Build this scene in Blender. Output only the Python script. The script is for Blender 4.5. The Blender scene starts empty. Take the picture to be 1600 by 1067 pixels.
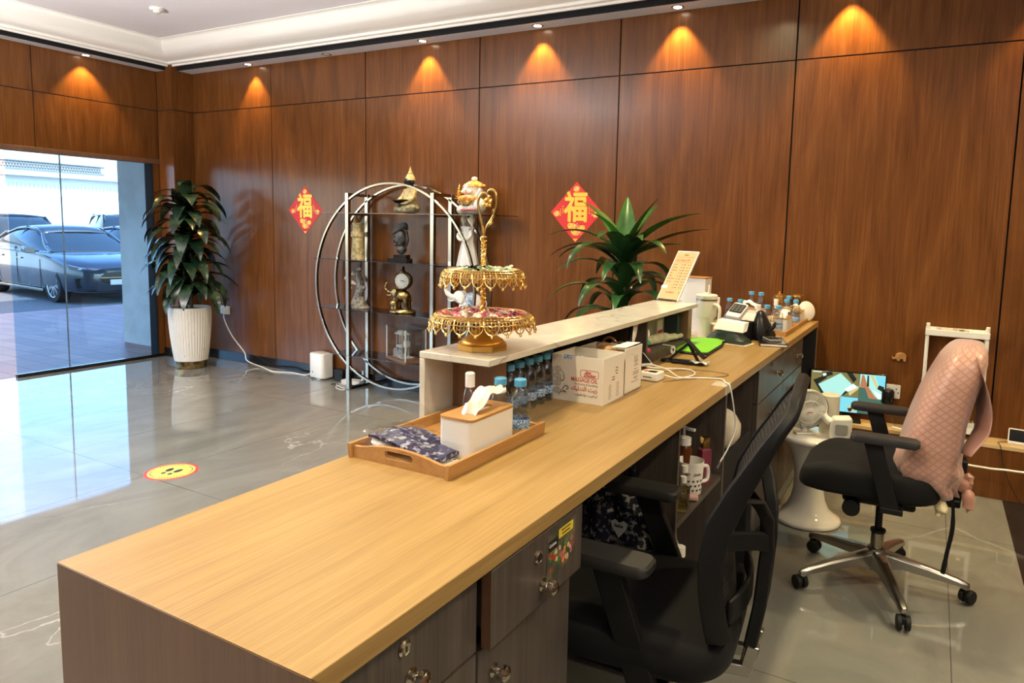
import bpy, bmesh, math, random
from mathutils import Vector, Matrix, Euler
random.seed(7)
PI = math.pi
S = bpy.context.scene
COL = S.collection
# ------------------------------------------------------------------ camera
def setup_camera():
    yaw, pitch, roll, H = -0.49005, 0.10720, -0.02604, 1.4608
    fwd = Vector((math.sin(yaw)*math.cos(pitch), math.cos(yaw)*math.cos(pitch), -math.sin(pitch)))
    right = fwd.cross(Vector((0, 0, 1))).normalized()
    down = fwd.cross(right)
    r = math.cos(roll)*right + math.sin(roll)*down
    d = -math.sin(roll)*right + math.cos(roll)*down
    cam = bpy.data.cameras.new('camera')
    ob = bpy.data.objects.new('camera', cam)
    COL.objects.link(ob)
    m = Matrix((r, -d, -fwd)).transposed().to_4x4()
    m.translation = Vector((0, 0, H))
    ob.matrix_world = m
    cam.sensor_width = 36; cam.sensor_fit = 'HORIZONTAL'
    cam.lens = 1079.78*36/1600
    cam.shift_x = -(879.51-800)/1600
    cam.shift_y = (474.19-533.5)/1600
    cam.clip_start = 0.02; cam.clip_end = 300
    S.camera = ob
setup_camera()
# ------------------------------------------------------------------ sky, sun, exposure
S.view_settings.view_transform = 'Standard'
S.view_settings.look = 'None'
S.view_settings.gamma = 1.0
S.view_settings.exposure = 0.45
S.view_settings.use_curve_mapping = False
S.cycles.transparent_max_bounces = 48; S.cycles.max_bounces = 14; S.cycles.transmission_bounces = 14; S.cycles.glossy_bounces = 6
W = bpy.data.worlds.new('sky'); S.world = W; W.use_nodes = True
nt = W.node_tree; bg = nt.nodes['Background']
sky = nt.nodes.new('ShaderNodeTexSky'); sky.sky_type = 'NISHITA'
sky.sun_disc = False; sky.sun_elevation = math.radians(50); sky.sun_rotation = math.radians(75)
nt.links.new(sky.outputs[0], bg.inputs[0]); bg.inputs[1].default_value = 0.80
def lamp(name, kind, loc, energy, color, direction=(0, 0, -1), **kw):
    l = bpy.data.lights.new(name, kind); l.energy = energy; l.color = color
    for k, v in kw.items(): setattr(l, k, v)
    o = bpy.data.objects.new(name, l); COL.objects.link(o); o.location = loc
    o.rotation_euler = Vector(direction).to_track_quat('-Z', 'Y').to_euler()
    return o
lamp('sun', 'SUN', (0, 0, 20), 6.5, (1, .95, .86), (-.72, .22, -.85), angle=.01)
WARM = (1.0, .83, .48)
# ceiling downlights of the room (their rims are built with the ceiling)
ROOM_LIGHTS = [(-3.7, 3.3), (-1.2, 3.3), (1.3, 3.3), (-3.6, .8), (-1.2, .8), (1.2, .8), (2.6, 2.2)]
for x, y in ROOM_LIGHTS:
    lamp('ceiling_lamp', 'AREA', (x, y, 3.185), 14 if x < -3 else 26, WARM, shape='DISK', size=.16, spread=math.radians(150))
# two unseen fill lamps added to brighten the ceiling
for x, y, e in ((-4.6, .35, 360), (2.6, -.9, 90)):
    lamp('added_fill_lamp', 'AREA', (x, y, 1.86), e, (1, .97, .94), (0, 0, 1), shape='DISK', size=.4)
WALL_SPOTS = [(-5.963, 1), (-3.82, 1.3), (-2.729, 1.3), (-1.639, 1.3), (-.55, 1.5), (.54, 1.2)]
for x, k in WALL_SPOTS:
    lamp('wall_washer_lamp', 'SPOT', (x, 4.60, 2.95), 46*k, (1, .62, .20), (0, .07, -1), spot_size=math.radians(78), spot_blend=.5, shadow_soft_size=.02)
lamp('wall_washer_lamp', 'SPOT', (-7.11, 3.75, 2.95), 46, (1, .62, .20), (-.07, 0, -1), spot_size=math.radians(84), spot_blend=.5, shadow_soft_size=.02)
# ------------------------------------------------------------------ materials
def mk(name):
    m = bpy.data.materials.new(name); m.use_nodes = True
    n = m.node_tree.nodes; return m, n, m.node_tree.links, n['Principled BSDF']
def P(name, c, rough=.5, metal=0, spec=.5, coat=0, trans=0, ior=1.45, em=None, es=0, bump=0, bscale=200, sheen=0, alpha=1):
    m, n, L, b = mk(name); I = b.inputs
    I['Base Color'].default_value = (*c, 1); I['Roughness'].default_value = rough; I['Metallic'].default_value = metal
    I['Specular IOR Level'].default_value = spec; I['Coat Weight'].default_value = coat
    I['Transmission Weight'].default_value = trans; I['IOR'].default_value = ior; I['Sheen Weight'].default_value = sheen
    I['Alpha'].default_value = alpha
    if em: I['Emission Color'].default_value = (*em, 1); I['Emission Strength'].default_value = es
    if bump:
        t = n.new('ShaderNodeTexNoise'); t.inputs['Scale'].default_value = bscale; t.inputs['Detail'].default_value = 4
        tc = n.new('ShaderNodeTexCoord'); L.new(tc.outputs['Object'], t.inputs['Vector'])
        bp = n.new('ShaderNodeBump'); bp.inputs['Strength'].default_value = bump; bp.inputs['Distance'].default_value = .002
        L.new(t.outputs[0], bp.inputs['Height']); L.new(bp.outputs[0], I['Normal'])
    return m
def ramp(n, stops):
    r = n.new('ShaderNodeValToRGB'); e = r.color_ramp.elements
    while len(e) < len(stops): e.new(.5)
    for x, (p, c) in zip(e, stops): x.position = p; x.color = (*c, 1)
    return r
def wood(name, dark, light, scale, fine, rough=.3, coat=0, spec=.5, mid=None, island=True, lo=.3, hi=.72, fmix=.35, bump=.15, dist=.6):
    """grain stretched along one axis: scale, fine = per-axis frequency of the figure and of the pores"""
    m, n, L, b = mk(name)
    tc = n.new('ShaderNodeTexCoord'); g = n.new('ShaderNodeNewGeometry')
    ad = n.new('ShaderNodeVectorMath'); ad.operation = 'ADD'
    ml = n.new('ShaderNodeVectorMath'); ml.operation = 'SCALE'; ml.inputs[0].default_value = (7.3, 5.1, 9.7)
    L.new(g.outputs['Random Per Island'], ml.inputs['Scale'])
    L.new(tc.outputs['Object'], ad.inputs[0])
    if island: L.new(ml.outputs[0], ad.inputs[1])
    def nz(sc, det, dist, rgh):
        mp = n.new('ShaderNodeMapping'); mp.inputs['Scale'].default_value = sc; L.new(ad.outputs[0], mp.inputs[0])
        t = n.new('ShaderNodeTexNoise'); t.inputs['Scale'].default_value = 1; t.inputs['Detail'].default_value = det
        t.inputs['Distortion'].default_value = dist; t.inputs['Roughness'].default_value = rgh
        L.new(mp.outputs[0], t.inputs['Vector']); return t
    a = nz(scale, 6, dist, .6); f = nz(fine, 3, .2, .6)
    mx = n.new('ShaderNodeMix'); mx.inputs[0].default_value = fmix
    L.new(a.outputs[0], mx.inputs[2]); L.new(f.outputs[0], mx.inputs[3])
    md = mid or tuple((x+y)/2 for x, y in zip(dark, light))
    r = ramp(n, [(lo, dark), ((lo+hi)/2, md), (hi, light)])
    L.new(mx.outputs[0], r.inputs[0]); L.new(r.outputs[0], b.inputs['Base Color'])
    b.inputs['Roughness'].default_value = rough; b.inputs['Coat Weight'].default_value = coat; b.inputs['Coat Roughness'].default_value = .12
    b.inputs['Specular IOR Level'].default_value = spec
    if bump:
        bp = n.new('ShaderNodeBump'); bp.inputs['Strength'].default_value = bump; bp.inputs['Distance'].default_value = .001
        L.new(f.outputs[0], bp.inputs['Height']); L.new(bp.outputs[0], b.inputs['Normal'])
    return m
def marble(name, base, base2, vein, vscale=1.6, rough=.12, width=.012, joints=None, nscale=2.5, wave=0, spec=.5):
    m, n, L, b = mk(name)
    tc = n.new('ShaderNodeTexCoord')
    nz = n.new('ShaderNodeTexNoise'); nz.inputs['Scale'].default_value = nscale; nz.inputs['Detail'].default_value = 10; nz.inputs['Roughness'].default_value = .65; nz.inputs['Distortion'].default_value = 1.2
    mp = n.new('ShaderNodeMapping'); mp.inputs['Scale'].default_value = (1, .55, 1); mp.inputs['Rotation'].default_value = (0, 0, .5)
    L.new(tc.outputs['Object'], mp.inputs[0]); L.new(mp.outputs[0], nz.inputs['Vector'])
    r = ramp(n, [(.32, base), (.68, base2)]); L.new(nz.outputs[0], r.inputs[0])
    # thin veins: cell borders of a strongly warped voronoi, broken up by a mask
    ad = n.new('ShaderNodeVectorMath'); ad.operation = 'ADD'
    n2 = n.new('ShaderNodeTexNoise'); n2.inputs['Scale'].default_value = vscale*1.3; n2.inputs['Detail'].default_value = 6
    L.new(mp.outputs[0], n2.inputs['Vector'])
    L.new(mp.outputs[0], ad.inputs[0]); L.new(n2.outputs['Color'], ad.inputs[1])
    v = n.new('ShaderNodeTexVoronoi'); v.feature = 'DISTANCE_TO_EDGE'; v.inputs['Scale'].default_value = vscale; L.new(ad.outputs[0], v.inputs['Vector'])
    vr = n.new('ShaderNodeMapRange'); vr.inputs[1].default_value = 0; vr.inputs[2].default_value = width; vr.inputs[3].default_value = 1; vr.inputs[4].default_value = 0
    L.new(v.outputs['Distance'], vr.inputs[0])
    n3 = n.new('ShaderNodeTexNoise'); n3.inputs['Scale'].default_value = vscale*1.1; n3.inputs['Detail'].default_value = 2; L.new(tc.outputs['Object'], n3.inputs['Vector'])
    mr = n.new('ShaderNodeMapRange'); mr.inputs[1].default_value = .5; mr.inputs[2].default_value = .68; L.new(n3.outputs[0], mr.inputs[0])
    mu = n.new('ShaderNodeMath'); mu.operation = 'MULTIPLY'; L.new(vr.outputs[0], mu.inputs[0]); L.new(mr.outputs[0], mu.inputs[1])
    mx = n.new('ShaderNodeMix'); mx.data_type = 'RGBA'; L.new(mu.outputs[0], mx.inputs[0]); L.new(r.outputs[0], mx.inputs[6]); mx.inputs[7].default_value = (*vein, 1)
    out = mx.outputs[2]
    if joints:
        w, h, ox, oy, size, jc = joints
        m2 = n.new('ShaderNodeMapping'); m2.inputs['Location'].default_value = (-ox, -oy, 0); L.new(tc.outputs['Object'], m2.inputs[0])
        bt = n.new('ShaderNodeTexBrick'); bt.offset = 0; bt.inputs['Scale'].default_value = 1; bt.inputs['Brick Width'].default_value = w; bt.inputs['Row Height'].default_value = h
        bt.inputs['Mortar Size'].default_value = size; bt.inputs['Mortar Smooth'].default_value = .2
        L.new(m2.outputs[0], bt.inputs['Vector'])
        m3 = n.new('ShaderNodeMix'); m3.data_type = 'RGBA'; L.new(bt.outputs['Fac'], m3.inputs[0]); L.new(out, m3.inputs[6]); m3.inputs[7].default_value = (*jc, 1)
        out = m3.outputs[2]
    L.new(out, b.inputs['Base Color']); b.inputs['Roughness'].default_value = rough; b.inputs['Specular IOR Level'].default_value = spec
    if wave:
        t = n.new('ShaderNodeTexNoise'); t.inputs['Scale'].default_value = 3.5; t.inputs['Detail'].default_value = 1; L.new(tc.outputs['Object'], t.inputs['Vector'])
        bp = n.new('ShaderNodeBump'); bp.inputs['Strength'].default_value = wave; bp.inputs['Distance'].default_value = .004
        L.new(t.outputs[0], bp.inputs['Height']); L.new(bp.outputs[0], b.inputs['Normal'])
    return m
def clear(name, tint, refl=1.0, rough=.0, ior=1.45, keep=1.0):
    """thin clear sheet: tinted see-through plus a fresnel reflection"""
    m, n, L, b = mk(name); n.remove(b)
    t = n.new('ShaderNodeBsdfTransparent'); t.inputs[0].default_value = (*tint, 1)
    g = n.new('ShaderNodeBsdfGlossy'); g.inputs['Roughness'].default_value = rough
    f = n.new('ShaderNodeLayerWeight'); f.inputs[0].default_value = .5
    pw = n.new('ShaderNodeMath'); pw.operation = 'POWER'; pw.inputs[1].default_value = 4.5; L.new(f.outputs['Facing'], pw.inputs[0])
    mu = n.new('ShaderNodeMath'); mu.operation = 'MULTIPLY_ADD'; mu.inputs[1].default_value = min(1, .8*refl); mu.inputs[2].default_value = .04*refl; L.new(pw.outputs[0], mu.inputs[0])
    mx = n.new('ShaderNodeMixShader'); L.new(mu.outputs[0], mx.inputs[0]); L.new(t.outputs[0], mx.inputs[1]); L.new(g.outputs[0], mx.inputs[2])
    L.new(mx.outputs[0], n['Material Output'].inputs[0]); return m
def two(name, c1, c2, scale=6, rough=.5, lo=.4, hi=.6, metal=0, stretch=(1, 1, 1), coat=0, bump=0, spec=.5, detail=5):
    m, n, L, b = mk(name)
    tc = n.new('ShaderNodeTexCoord'); mp = n.new('ShaderNodeMapping'); mp.inputs['Scale'].default_value = stretch
    t = n.new('ShaderNodeTexNoise'); t.inputs['Scale'].default_value = scale; t.inputs['Detail'].default_value = detail
    L.new(tc.outputs['Object'], mp.inputs[0]); L.new(mp.outputs[0], t.inputs['Vector'])
    r = ramp(n, [(lo, c1), (hi, c2)]); L.new(t.outputs[0], r.inputs[0]); L.new(r.outputs[0], b.inputs['Base Color'])
    b.inputs['Roughness'].default_value = rough; b.inputs['Metallic'].default_value = metal; b.inputs['Coat Weight'].default_value = coat; b.inputs['Specular IOR Level'].default_value = spec
    if bump:
        bp = n.new('ShaderNodeBump'); bp.inputs['Strength'].default_value = bump; bp.inputs['Distance'].default_value = .01
        L.new(t.outputs[0], bp.inputs['Height']); L.new(bp.outputs[0], b.inputs['Normal'])
    return m
M_wall = wood('wall_veneer', (.076, .0240, .0055), (.213, .081, .0190), (5.5, 5.5, .75), (110, 110, 2.4), rough=.27, coat=.10, fmix=.42, dist=1.7, mid=(.137, .0475, .0105), spec=.27, lo=.30, hi=.74)
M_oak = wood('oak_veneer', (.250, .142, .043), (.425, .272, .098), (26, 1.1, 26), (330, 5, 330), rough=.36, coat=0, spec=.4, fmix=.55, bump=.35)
M_oak_shaded = wood('oak_veneer_shaded', (.150, .076, .036), (.240, .132, .064), (26, 26, 1.0), (240, 240, 4), rough=.4, fmix=.5)  # upright grain, darker than the worktop oak: shade put into the colour
M_dark = wood('grey_oak', (.030, .024, .020), (.125, .100, .082), (22, 22, .7), (190, 190, 2.5), rough=.38, fmix=.5)
M_edge = wood('walnut_edge', (.10, .045, .022), (.19, .09, .045), (20, 20, 1), (200, 200, 3), rough=.45)
M_bamboo = wood('bamboo', (.33, .155, .045), (.53, .29, .10), (30, 3, 30), (220, 8, 220), rough=.4, fmix=.4)
M_pale = wood('pale_pine', (.50, .33, .14), (.66, .48, .25), (3, 26, 26), (10, 220, 220), rough=.45)
M_floor = marble('floor_marble', (.156, .156, .138), (.224, .222, .198), (.44, .44, .42), 1.05, .035, .0045, joints=(.806, 1.6, .155, 3.85, .0022, (.08, .078, .072)), wave=.05, spec=.60)
M_black_tile = marble('black_granite', (.010, .009, .009), (.024, .022, .021), (.08, .08, .08), 1.2, .08, .006)
M_marble = marble('white_marble', (.57, .53, .43), (.70, .66, .56), (.24, .20, .15), 2.6, .16, .030, nscale=5)
M_ceil = P('ceiling_paint', (.85, .83, .87), .8)
M_cornice = P('cornice_paint', (.86, .83, .77), .7)
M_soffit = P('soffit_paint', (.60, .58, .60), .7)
M_gap = P('shadow_gap', (.006, .006, .007), .9)
M_black = P('black_plastic', (.009, .009, .0095), .5, spec=.3, bump=.15, bscale=400)
M_blackgloss = P('black_gloss', (.010, .010, .011), .12)
M_blackmatte = P('black_matte', (.010, .010, .011), .85)
M_grey = P('grey_plastic', (.10, .095, .09), .5)
M_white = P('white_plastic', (.78, .76, .71), .3)
M_whitegloss = P('white_gloss', (.80, .78, .73), .08, coat=.6)
M_whitematte = P('white_matte', (.80, .77, .72), .6)
M_paper = P('paper', (.86, .83, .76), .7)
M_card = P('white_card', (.80, .75, .66), .55)
M_chrome = P('chrome', (.40, .36, .29), .16, 1)
M_alu = P('polished_aluminium', (.46, .44, .40), .28, 1)
M_nickel = P('brushed_nickel', (.62, .57, .48), .22, 1)
M_gold = P('gold', (.93, .63, .20), .20, 1)
M_goldsoft = P('satin_gold', (.78, .47, .12), .32, 1)
M_bronze = two('bronze', (.10, .065, .03), (.42, .29, .12), 22, .33, metal=1)
M_darkstone = two('dark_cast_stone', (.012, .012, .013), (.06, .058, .055), 30, .45)
M_leaf = two('leaf_dark', (.006, .020, .010), (.028, .060, .026), 7, .26, spec=.6)
M_leaf2 = two('leaf_green', (.012, .060, .010), (.055, .19, .025), 4, .3, spec=.5)
M_leaf3 = two('leaf_deep_green', (.009, .038, .012), (.032, .100, .026), 5, .28, spec=.5)
M_stem = P('plant_stem', (.045, .05, .02), .7)
M_smoke = clear('smoked_glass', (.42, .46, .46), 1.6)
M_acrylic = clear('clear_acrylic', (.95, .965, .965), .9)
M_wrap = clear('clear_wrap_film', (.95, .955, .96), .8, .06)
M_tint = clear('tinted_door_glass', (.68, .85, .98), .8)
M_pet = clear('clear_plastic_bottle', (.94, .96, .97), 2.2, .03, 1.4)
M_water = clear('bottled_water', (.88, .93, .96), .9, .02)
M_cap = P('blue_cap', (.09, .36, .62), .4)
M_label = two('bottle_label_print', (.72, .80, .84), (.03, .14, .36), 420, .35, .42, .5, stretch=(1, 1, .7))
M_red = P('red_paper', (.62, .018, .018), .45)
M_goldpaper = P('gold_print', (.86, .55, .07), .35, .35)
M_orangeprint = two('carp_print', (.72, .24, .06), (.88, .60, .15), 90, .5)
M_redink = P('red_ink', (.50, .045, .03), .6)
M_greyink = P('grey_ink', (.17, .15, .13), .6)
M_blackink = P('black_ink', (.015, .014, .014), .6)
M_pink = P('pink_sweet', (.72, .12, .18), .3)
# ------------------------------------------------------------------ mesh helpers
def basis(z):
    z = Vector(z).normalized(); a = Vector((1, 0, 0)) if abs(z.x) < .8 else Vector((0, 1, 0))
    x = a.cross(z).normalized(); return x, z.cross(x)
def frame(o, x, y):
    x = Vector(x).normalized(); y = Vector(y); y = (y - x*y.dot(x)).normalized(); z = x.cross(y)
    m = Matrix((x, y, z)).transposed().to_4x4(); m.translation = Vector(o); return m
class MB:
    def __init__(s): s.bm = bmesh.new(); s.mi = 0
    def face(s, vs):
        try:
            f = s.bm.faces.new(vs); f.material_index = s.mi; return f
        except ValueError: return None
    def poly(s, pts): return s.face([s.bm.verts.new(p) for p in pts])
    def box(s, x0, y0, z0, x1, y1, z1, m=None):
        v = [Vector((x, y, z)) for z in (z0, z1) for x, y in ((x0, y0), (x1, y0), (x1, y1), (x0, y1))]
        if m is not None: v = [m @ p for p in v]
        v = [s.bm.verts.new(p) for p in v]
        for f in ((3, 2, 1, 0), (4, 5, 6, 7), (0, 1, 5, 4), (1, 2, 6, 5), (2, 3, 7, 6), (3, 0, 4, 7)): s.face([v[i] for i in f])
        return s
    def bar(s, p0, p1, w, h, up=(0, 0, 1)):
        p0 = Vector(p0); p1 = Vector(p1); d = p1-p0; x = d.normalized(); u = Vector(up)
        if abs(x.dot(u)) > .98: u = Vector((0, 1, 0))
        yv = u.cross(x).normalized(); zv = x.cross(yv)
        m = Matrix((x, yv, zv)).transposed().to_4x4(); m.translation = p0
        return s.box(0, -w/2, -h/2, d.length, w/2, h/2, m)
    def rings(s, R, closed=True, cap0=True, cap1=True, loop=False):
        V = [[s.bm.verts.new(p) for p in r] for r in R]; n = len(V[0])
        rng = range(len(V)) if loop else range(len(V)-1)
        for i in rng:
            a, b = V[i], V[(i+1) % len(V)]
            for j in range(n if closed else n-1):
                k = (j+1) % n; s.face([a[j], a[k], b[k], b[j]])
        if closed and not loop:
            if cap0: s.face(V[0][::-1])
            if cap1: s.face(V[-1])
        return s
    def cyl(s, p0, p1, r0, r1=None, seg=20, cap=True):
        r1 = r0 if r1 is None else r1; p0 = Vector(p0); p1 = Vector(p1); x, y = basis(p1-p0)
        return s.rings([[p+(x*math.cos(2*PI*i/seg)+y*math.sin(2*PI*i/seg))*r for i in range(seg)] for p, r in ((p0, r0), (p1, r1))], cap0=cap, cap1=cap)
    def lathe(s, prof, c=(0, 0, 0), seg=28, m=None, cap0=True, cap1=True, sx=1, sy=1, rib=None):
        c = Vector(c); R = []
        for r, z in prof:
            ring = []
            for i in range(seg):
                a = 2*PI*i/seg; q = r*(1+(rib(a, z) if rib else 0))
                p = Vector((q*math.cos(a)*sx, q*math.sin(a)*sy, z))
                ring.append((m @ p if m is not None else p)+c)
            R.append(ring)
        return s.rings(R, cap0=cap0, cap1=cap1)
    def ball(s, c, r, seg=16, rg=10, m=None):
        r = (r, r, r) if not hasattr(r, '__len__') else r; c = Vector(c); R = []
        for i in range(1, rg):
            t = -PI/2+PI*i/rg
            ring = [Vector((r[0]*math.cos(t)*math.cos(2*PI*j/seg), r[1]*math.cos(t)*math.sin(2*PI*j/seg), r[2]*math.sin(t))) for j in range(seg)]
            R.append([(m @ p if m is not None else p)+c for p in ring])
        return s.rings(R)
    def tube(s, pts, r, seg=8, closed=False, sub=1):
        pts = [Vector(p) for p in pts]
        if sub > 1: pts = smooth(pts, sub, closed)
        n = len(pts); rs = r if hasattr(r, '__len__') else None
        T = []
        for i in range(n):
            a = pts[(i-1) % n] if closed or i > 0 else pts[i]; b = pts[(i+1) % n] if closed or i < n-1 else pts[i]
            T.append((b-a).normalized())
        x, _ = basis(T[0]); R = []
        for i in range(n):
            x = (x-T[i]*x.dot(T[i])); x = x.normalized() if x.length > 1e-6 else basis(T[i])[0]; y = T[i].cross(x)
            q = (rs[min(len(rs)-1, int(i*len(rs)/n))] if rs and len(rs) != n else rs[i]) if rs else r
            R.append([pts[i]+(x*math.cos(2*PI*j/seg)+y*math.sin(2*PI*j/seg))*q for j in range(seg)])
        return s.rings(R, loop=closed)
    def grid(s, fn, nu, nv, cu=False):
        V = [[s.bm.verts.new(fn(i/nu, j/nv)) for j in range(nv+1)] for i in range(nu if cu else nu+1)]
        for i in range(nu):
            for j in range(nv): s.face([V[i][j], V[(i+1) % len(V)][j], V[(i+1) % len(V)][j+1], V[i][j+1]])
        return s
    def prism(s, pts, m, h):
        """2-D outline in the xy plane of m, extruded by h along its z"""
        return s.rings([[m @ Vector((x, y, 0)) for x, y in pts], [m @ Vector((x, y, h)) for x, y in pts]])
    def add_mesh(s, me, m):
        n0 = len(s.bm.verts); f0 = len(s.bm.faces)
        s.bm.from_mesh(me); s.bm.verts.ensure_lookup_table(); s.bm.faces.ensure_lookup_table()
        for v in s.bm.verts[n0:]: v.co = m @ v.co
        for f in s.bm.faces[f0:]: f.material_index = s.mi
        return s
    def plate(s, loops, m, h):
        """flat plate with holes: first loop outer, the others holes"""
        cu = bpy.data.curves.new('outline', 'CURVE'); cu.dimensions = '2D'; cu.fill_mode = 'BOTH'; cu.extrude = h/2
        for lp in loops:
            sp = cu.splines.new('POLY'); sp.points.add(len(lp)-1); sp.use_cyclic_u = True
            for q, (x, y) in zip(sp.points, lp): q.co = (x, y, 0, 1)
        return s._curve(cu, m)
    def text(s, body, size, m, h=.0006, align='LEFT', bold=0, sx=1, shear=0):
        cu = bpy.data.curves.new('lettering', 'FONT'); cu.body = body; cu.size = size; cu.extrude = h/2; cu.align_x = align; cu.offset = bold; cu.resolution_u = 3; cu.shear = shear
        return s._curve(cu, m @ Matrix.Diagonal((sx, 1, 1, 1)))
    def _curve(s, cu, m):
        o = bpy.data.objects.new('outline', cu); COL.objects.link(o)
        dg = bpy.context.evaluated_depsgraph_get(); me = bpy.data.meshes.new_from_object(o.evaluated_get(dg))
        s.add_mesh(me, m); bpy.data.objects.remove(o); bpy.data.meshes.remove(me); bpy.data.curves.remove(cu); return s
    def build(s, name, mats, parent=None, bevel=0, ang=35, flat=False, seg=2, weld=True, solid=0, sub=0, loc=None, kind=None):
        bm = s.bm
        if weld: bmesh.ops.remove_doubles(bm, verts=bm.verts, dist=1e-5)
        bmesh.ops.recalc_face_normals(bm, faces=bm.faces)
        me = bpy.data.meshes.new(name); bm.to_mesh(me); bm.free()
        for x in (mats if isinstance(mats, (list, tuple)) else [mats]): me.materials.append(x)
        if not flat:
            me.shade_smooth(); me.set_sharp_from_angle(angle=math.radians(ang))
        o = bpy.data.objects.new(name, me); COL.objects.link(o)
        if parent: o.parent = parent
        if loc: o.location = loc
        if solid:
            q = o.modifiers.new('thickness', 'SOLIDIFY'); q.thickness = solid; q.offset = 0
        if sub:
            q = o.modifiers.new('smooth', 'SUBSURF'); q.levels = q.render_levels = sub
        if bevel:
            q = o.modifiers.new('edges', 'BEVEL'); q.width = bevel; q.segments = seg; q.limit_method = 'ANGLE'; q.angle_limit = math.radians(40); q.harden_normals = False
        if kind: o['kind'] = kind
        return o
def smooth(pts, k, closed=False):
    """catmull-rom through the points, k pieces per span"""
    n = len(pts); out = []
    for i in range(n if closed else n-1):
        p = [pts[(i+d) % n] if closed else pts[max(0, min(n-1, i+d))] for d in (-1, 0, 1, 2)]
        for j in range(k):
            t = j/k
            out.append(.5*((2*p[1])+(p[2]-p[0])*t+(2*p[0]-5*p[1]+4*p[2]-p[3])*t*t+(3*p[1]-p[0]-3*p[2]+p[3])*t**3))
    if not closed: out.append(pts[-1])
    return out
def rrect(w, h, r, n=5, cx=0, cy=0):
    out = []
    for qx, qy, a0 in ((1, 1, 0), (-1, 1, 90), (-1, -1, 180), (1, -1, 270)):
        for i in range(n+1):
            a = math.radians(a0+90*i/n); out.append((cx+qx*(w/2-r)+r*math.cos(a), cy+qy*(h/2-r)+r*math.sin(a)))
    return out
def ell(rx, ry, n=20, cx=0, cy=0): return [(cx+rx*math.cos(2*PI*i/n), cy+ry*math.sin(2*PI*i/n)) for i in range(n)]
def T(x, y, z, rz=0): return Matrix.Translation((x, y, z)) @ Matrix.Rotation(rz, 4, 'Z')
def tag(o, label, cat, group=None):
    o['label'] = label; o['category'] = cat
    if group: o['group'] = group
    return o
def thing(name, label, cat, loc=(0, 0, 0), rz=0, group=None):
    o = bpy.data.objects.new(name, None); COL.objects.link(o); o.empty_display_size = .05
    o.location = loc; o.rotation_euler = (0, 0, rz); return tag(o, label, cat, group)
def dup(root, loc=None, rz=None, label=None, group=None):
    def cp(o, par):
        c = o.copy(); COL.objects.link(c)
        if par: c.parent = par
        for ch in o.children: cp(ch, c)
        return c
    r = cp(root, None)
    if loc is not None: r.location = loc
    if rz is not None: r.rotation_euler = (0, 0, rz)
    if label: r['label'] = label
    if group: r['group'] = group
    return r
def struct(mb, name, mats, parent=None, **k): return mb.build(name, mats, parent, kind='structure', **k)
# ------------------------------------------------------------------ the room
YW, XW, ZL, ZC = 4.69, -7.2, 2.964, 3.2      # back wall, door wall, soffit height, ceiling
ZS = 2.567                                   # horizontal panel joint
b = MB(); b.box(XW-.02, -4.5, -.1, .44, YW+.1, 0); struct(b, 'floor', M_floor)
b = MB(); b.box(.44, -4.5, -.1, 4.2, YW+.1, 0); struct(b, 'floor_border', M_black_tile)
# back wall: veneered boards with open black joints
b = MB(); b.box(-7.3, YW+.006, 0, 4.2, YW+.12, 3.45)
b.mi = 1
xs = [-6.948, -5.751, -4.529, -3.307, -2.085, -.863, .359, 1.581, 2.803, 4.1]
for i in range(len(xs)-1):
    for z0, z1 in ((.0, ZS), (ZS, 3.2)):
        b.box(xs[i]+.005, YW-.006, z0+.004, xs[i+1]-.005, YW+.006, z1-.004)
struct(b, 'wall_back', [M_gap, M_wall])
# corner pillar
b = MB(); b.box(XW-.1, 4.47, 0, -6.958, YW+.1, 3.3)
b.mi = 1
for z0, z1 in ((0, ZS), (ZS, 3.2)):
    b.box(XW, 4.46, z0+.004, -6.953, 4.475, z1-.004); b.box(-6.963, 4.466, z0+.004, -6.948, YW, z1-.004)
struct(b, 'pillar', [M_gap, M_wall])
# door wall: boards above and beside the opening, widened unseen to add daylight
b = MB(); b.box(XW-.14, -4.5, 2.07, XW-.006, 4.5, 3.45); b.box(XW-.14, -4.5, 0, XW-.006, -1.5, 2.07); b.box(XW-.14, 4.385, 0, XW-.006, 4.47, 2.07)
b.mi = 1
ys = [-4.5, -.32, .9, 2.11, 3.33, 4.458]
for i in range(len(ys)-1):
    for z0, z1 in ((2.07, ZS), (ZS, 3.2)):
        b.box(XW-.008, ys[i]+.004, z0+.004, XW, ys[i+1]-.004, z1-.004)
for y0, y1 in ((-4.5, -1.5), (4.385, 4.458)):
    b.box(XW-.008, y0+.004, .004, XW, y1-.004, 2.066)
struct(b, 'wall_left', [M_gap, M_wall])
b = MB(); b.box(4.2, -4.5, 0, 4.35, YW+.1, 3.45); struct(b, 'wall_right', M_wall)
b = MB(); b.box(XW-.14, -4.65, 0, 4.35, -4.5, 3.45); struct(b, 'wall_rear', P('cream_plaster', (.62, .57, .48), .8))
b = MB(); b.box(XW-.14, -4.5, ZC, 4.35, YW+.1, ZC+.3); struct(b, 'ceiling', M_ceil)
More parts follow.
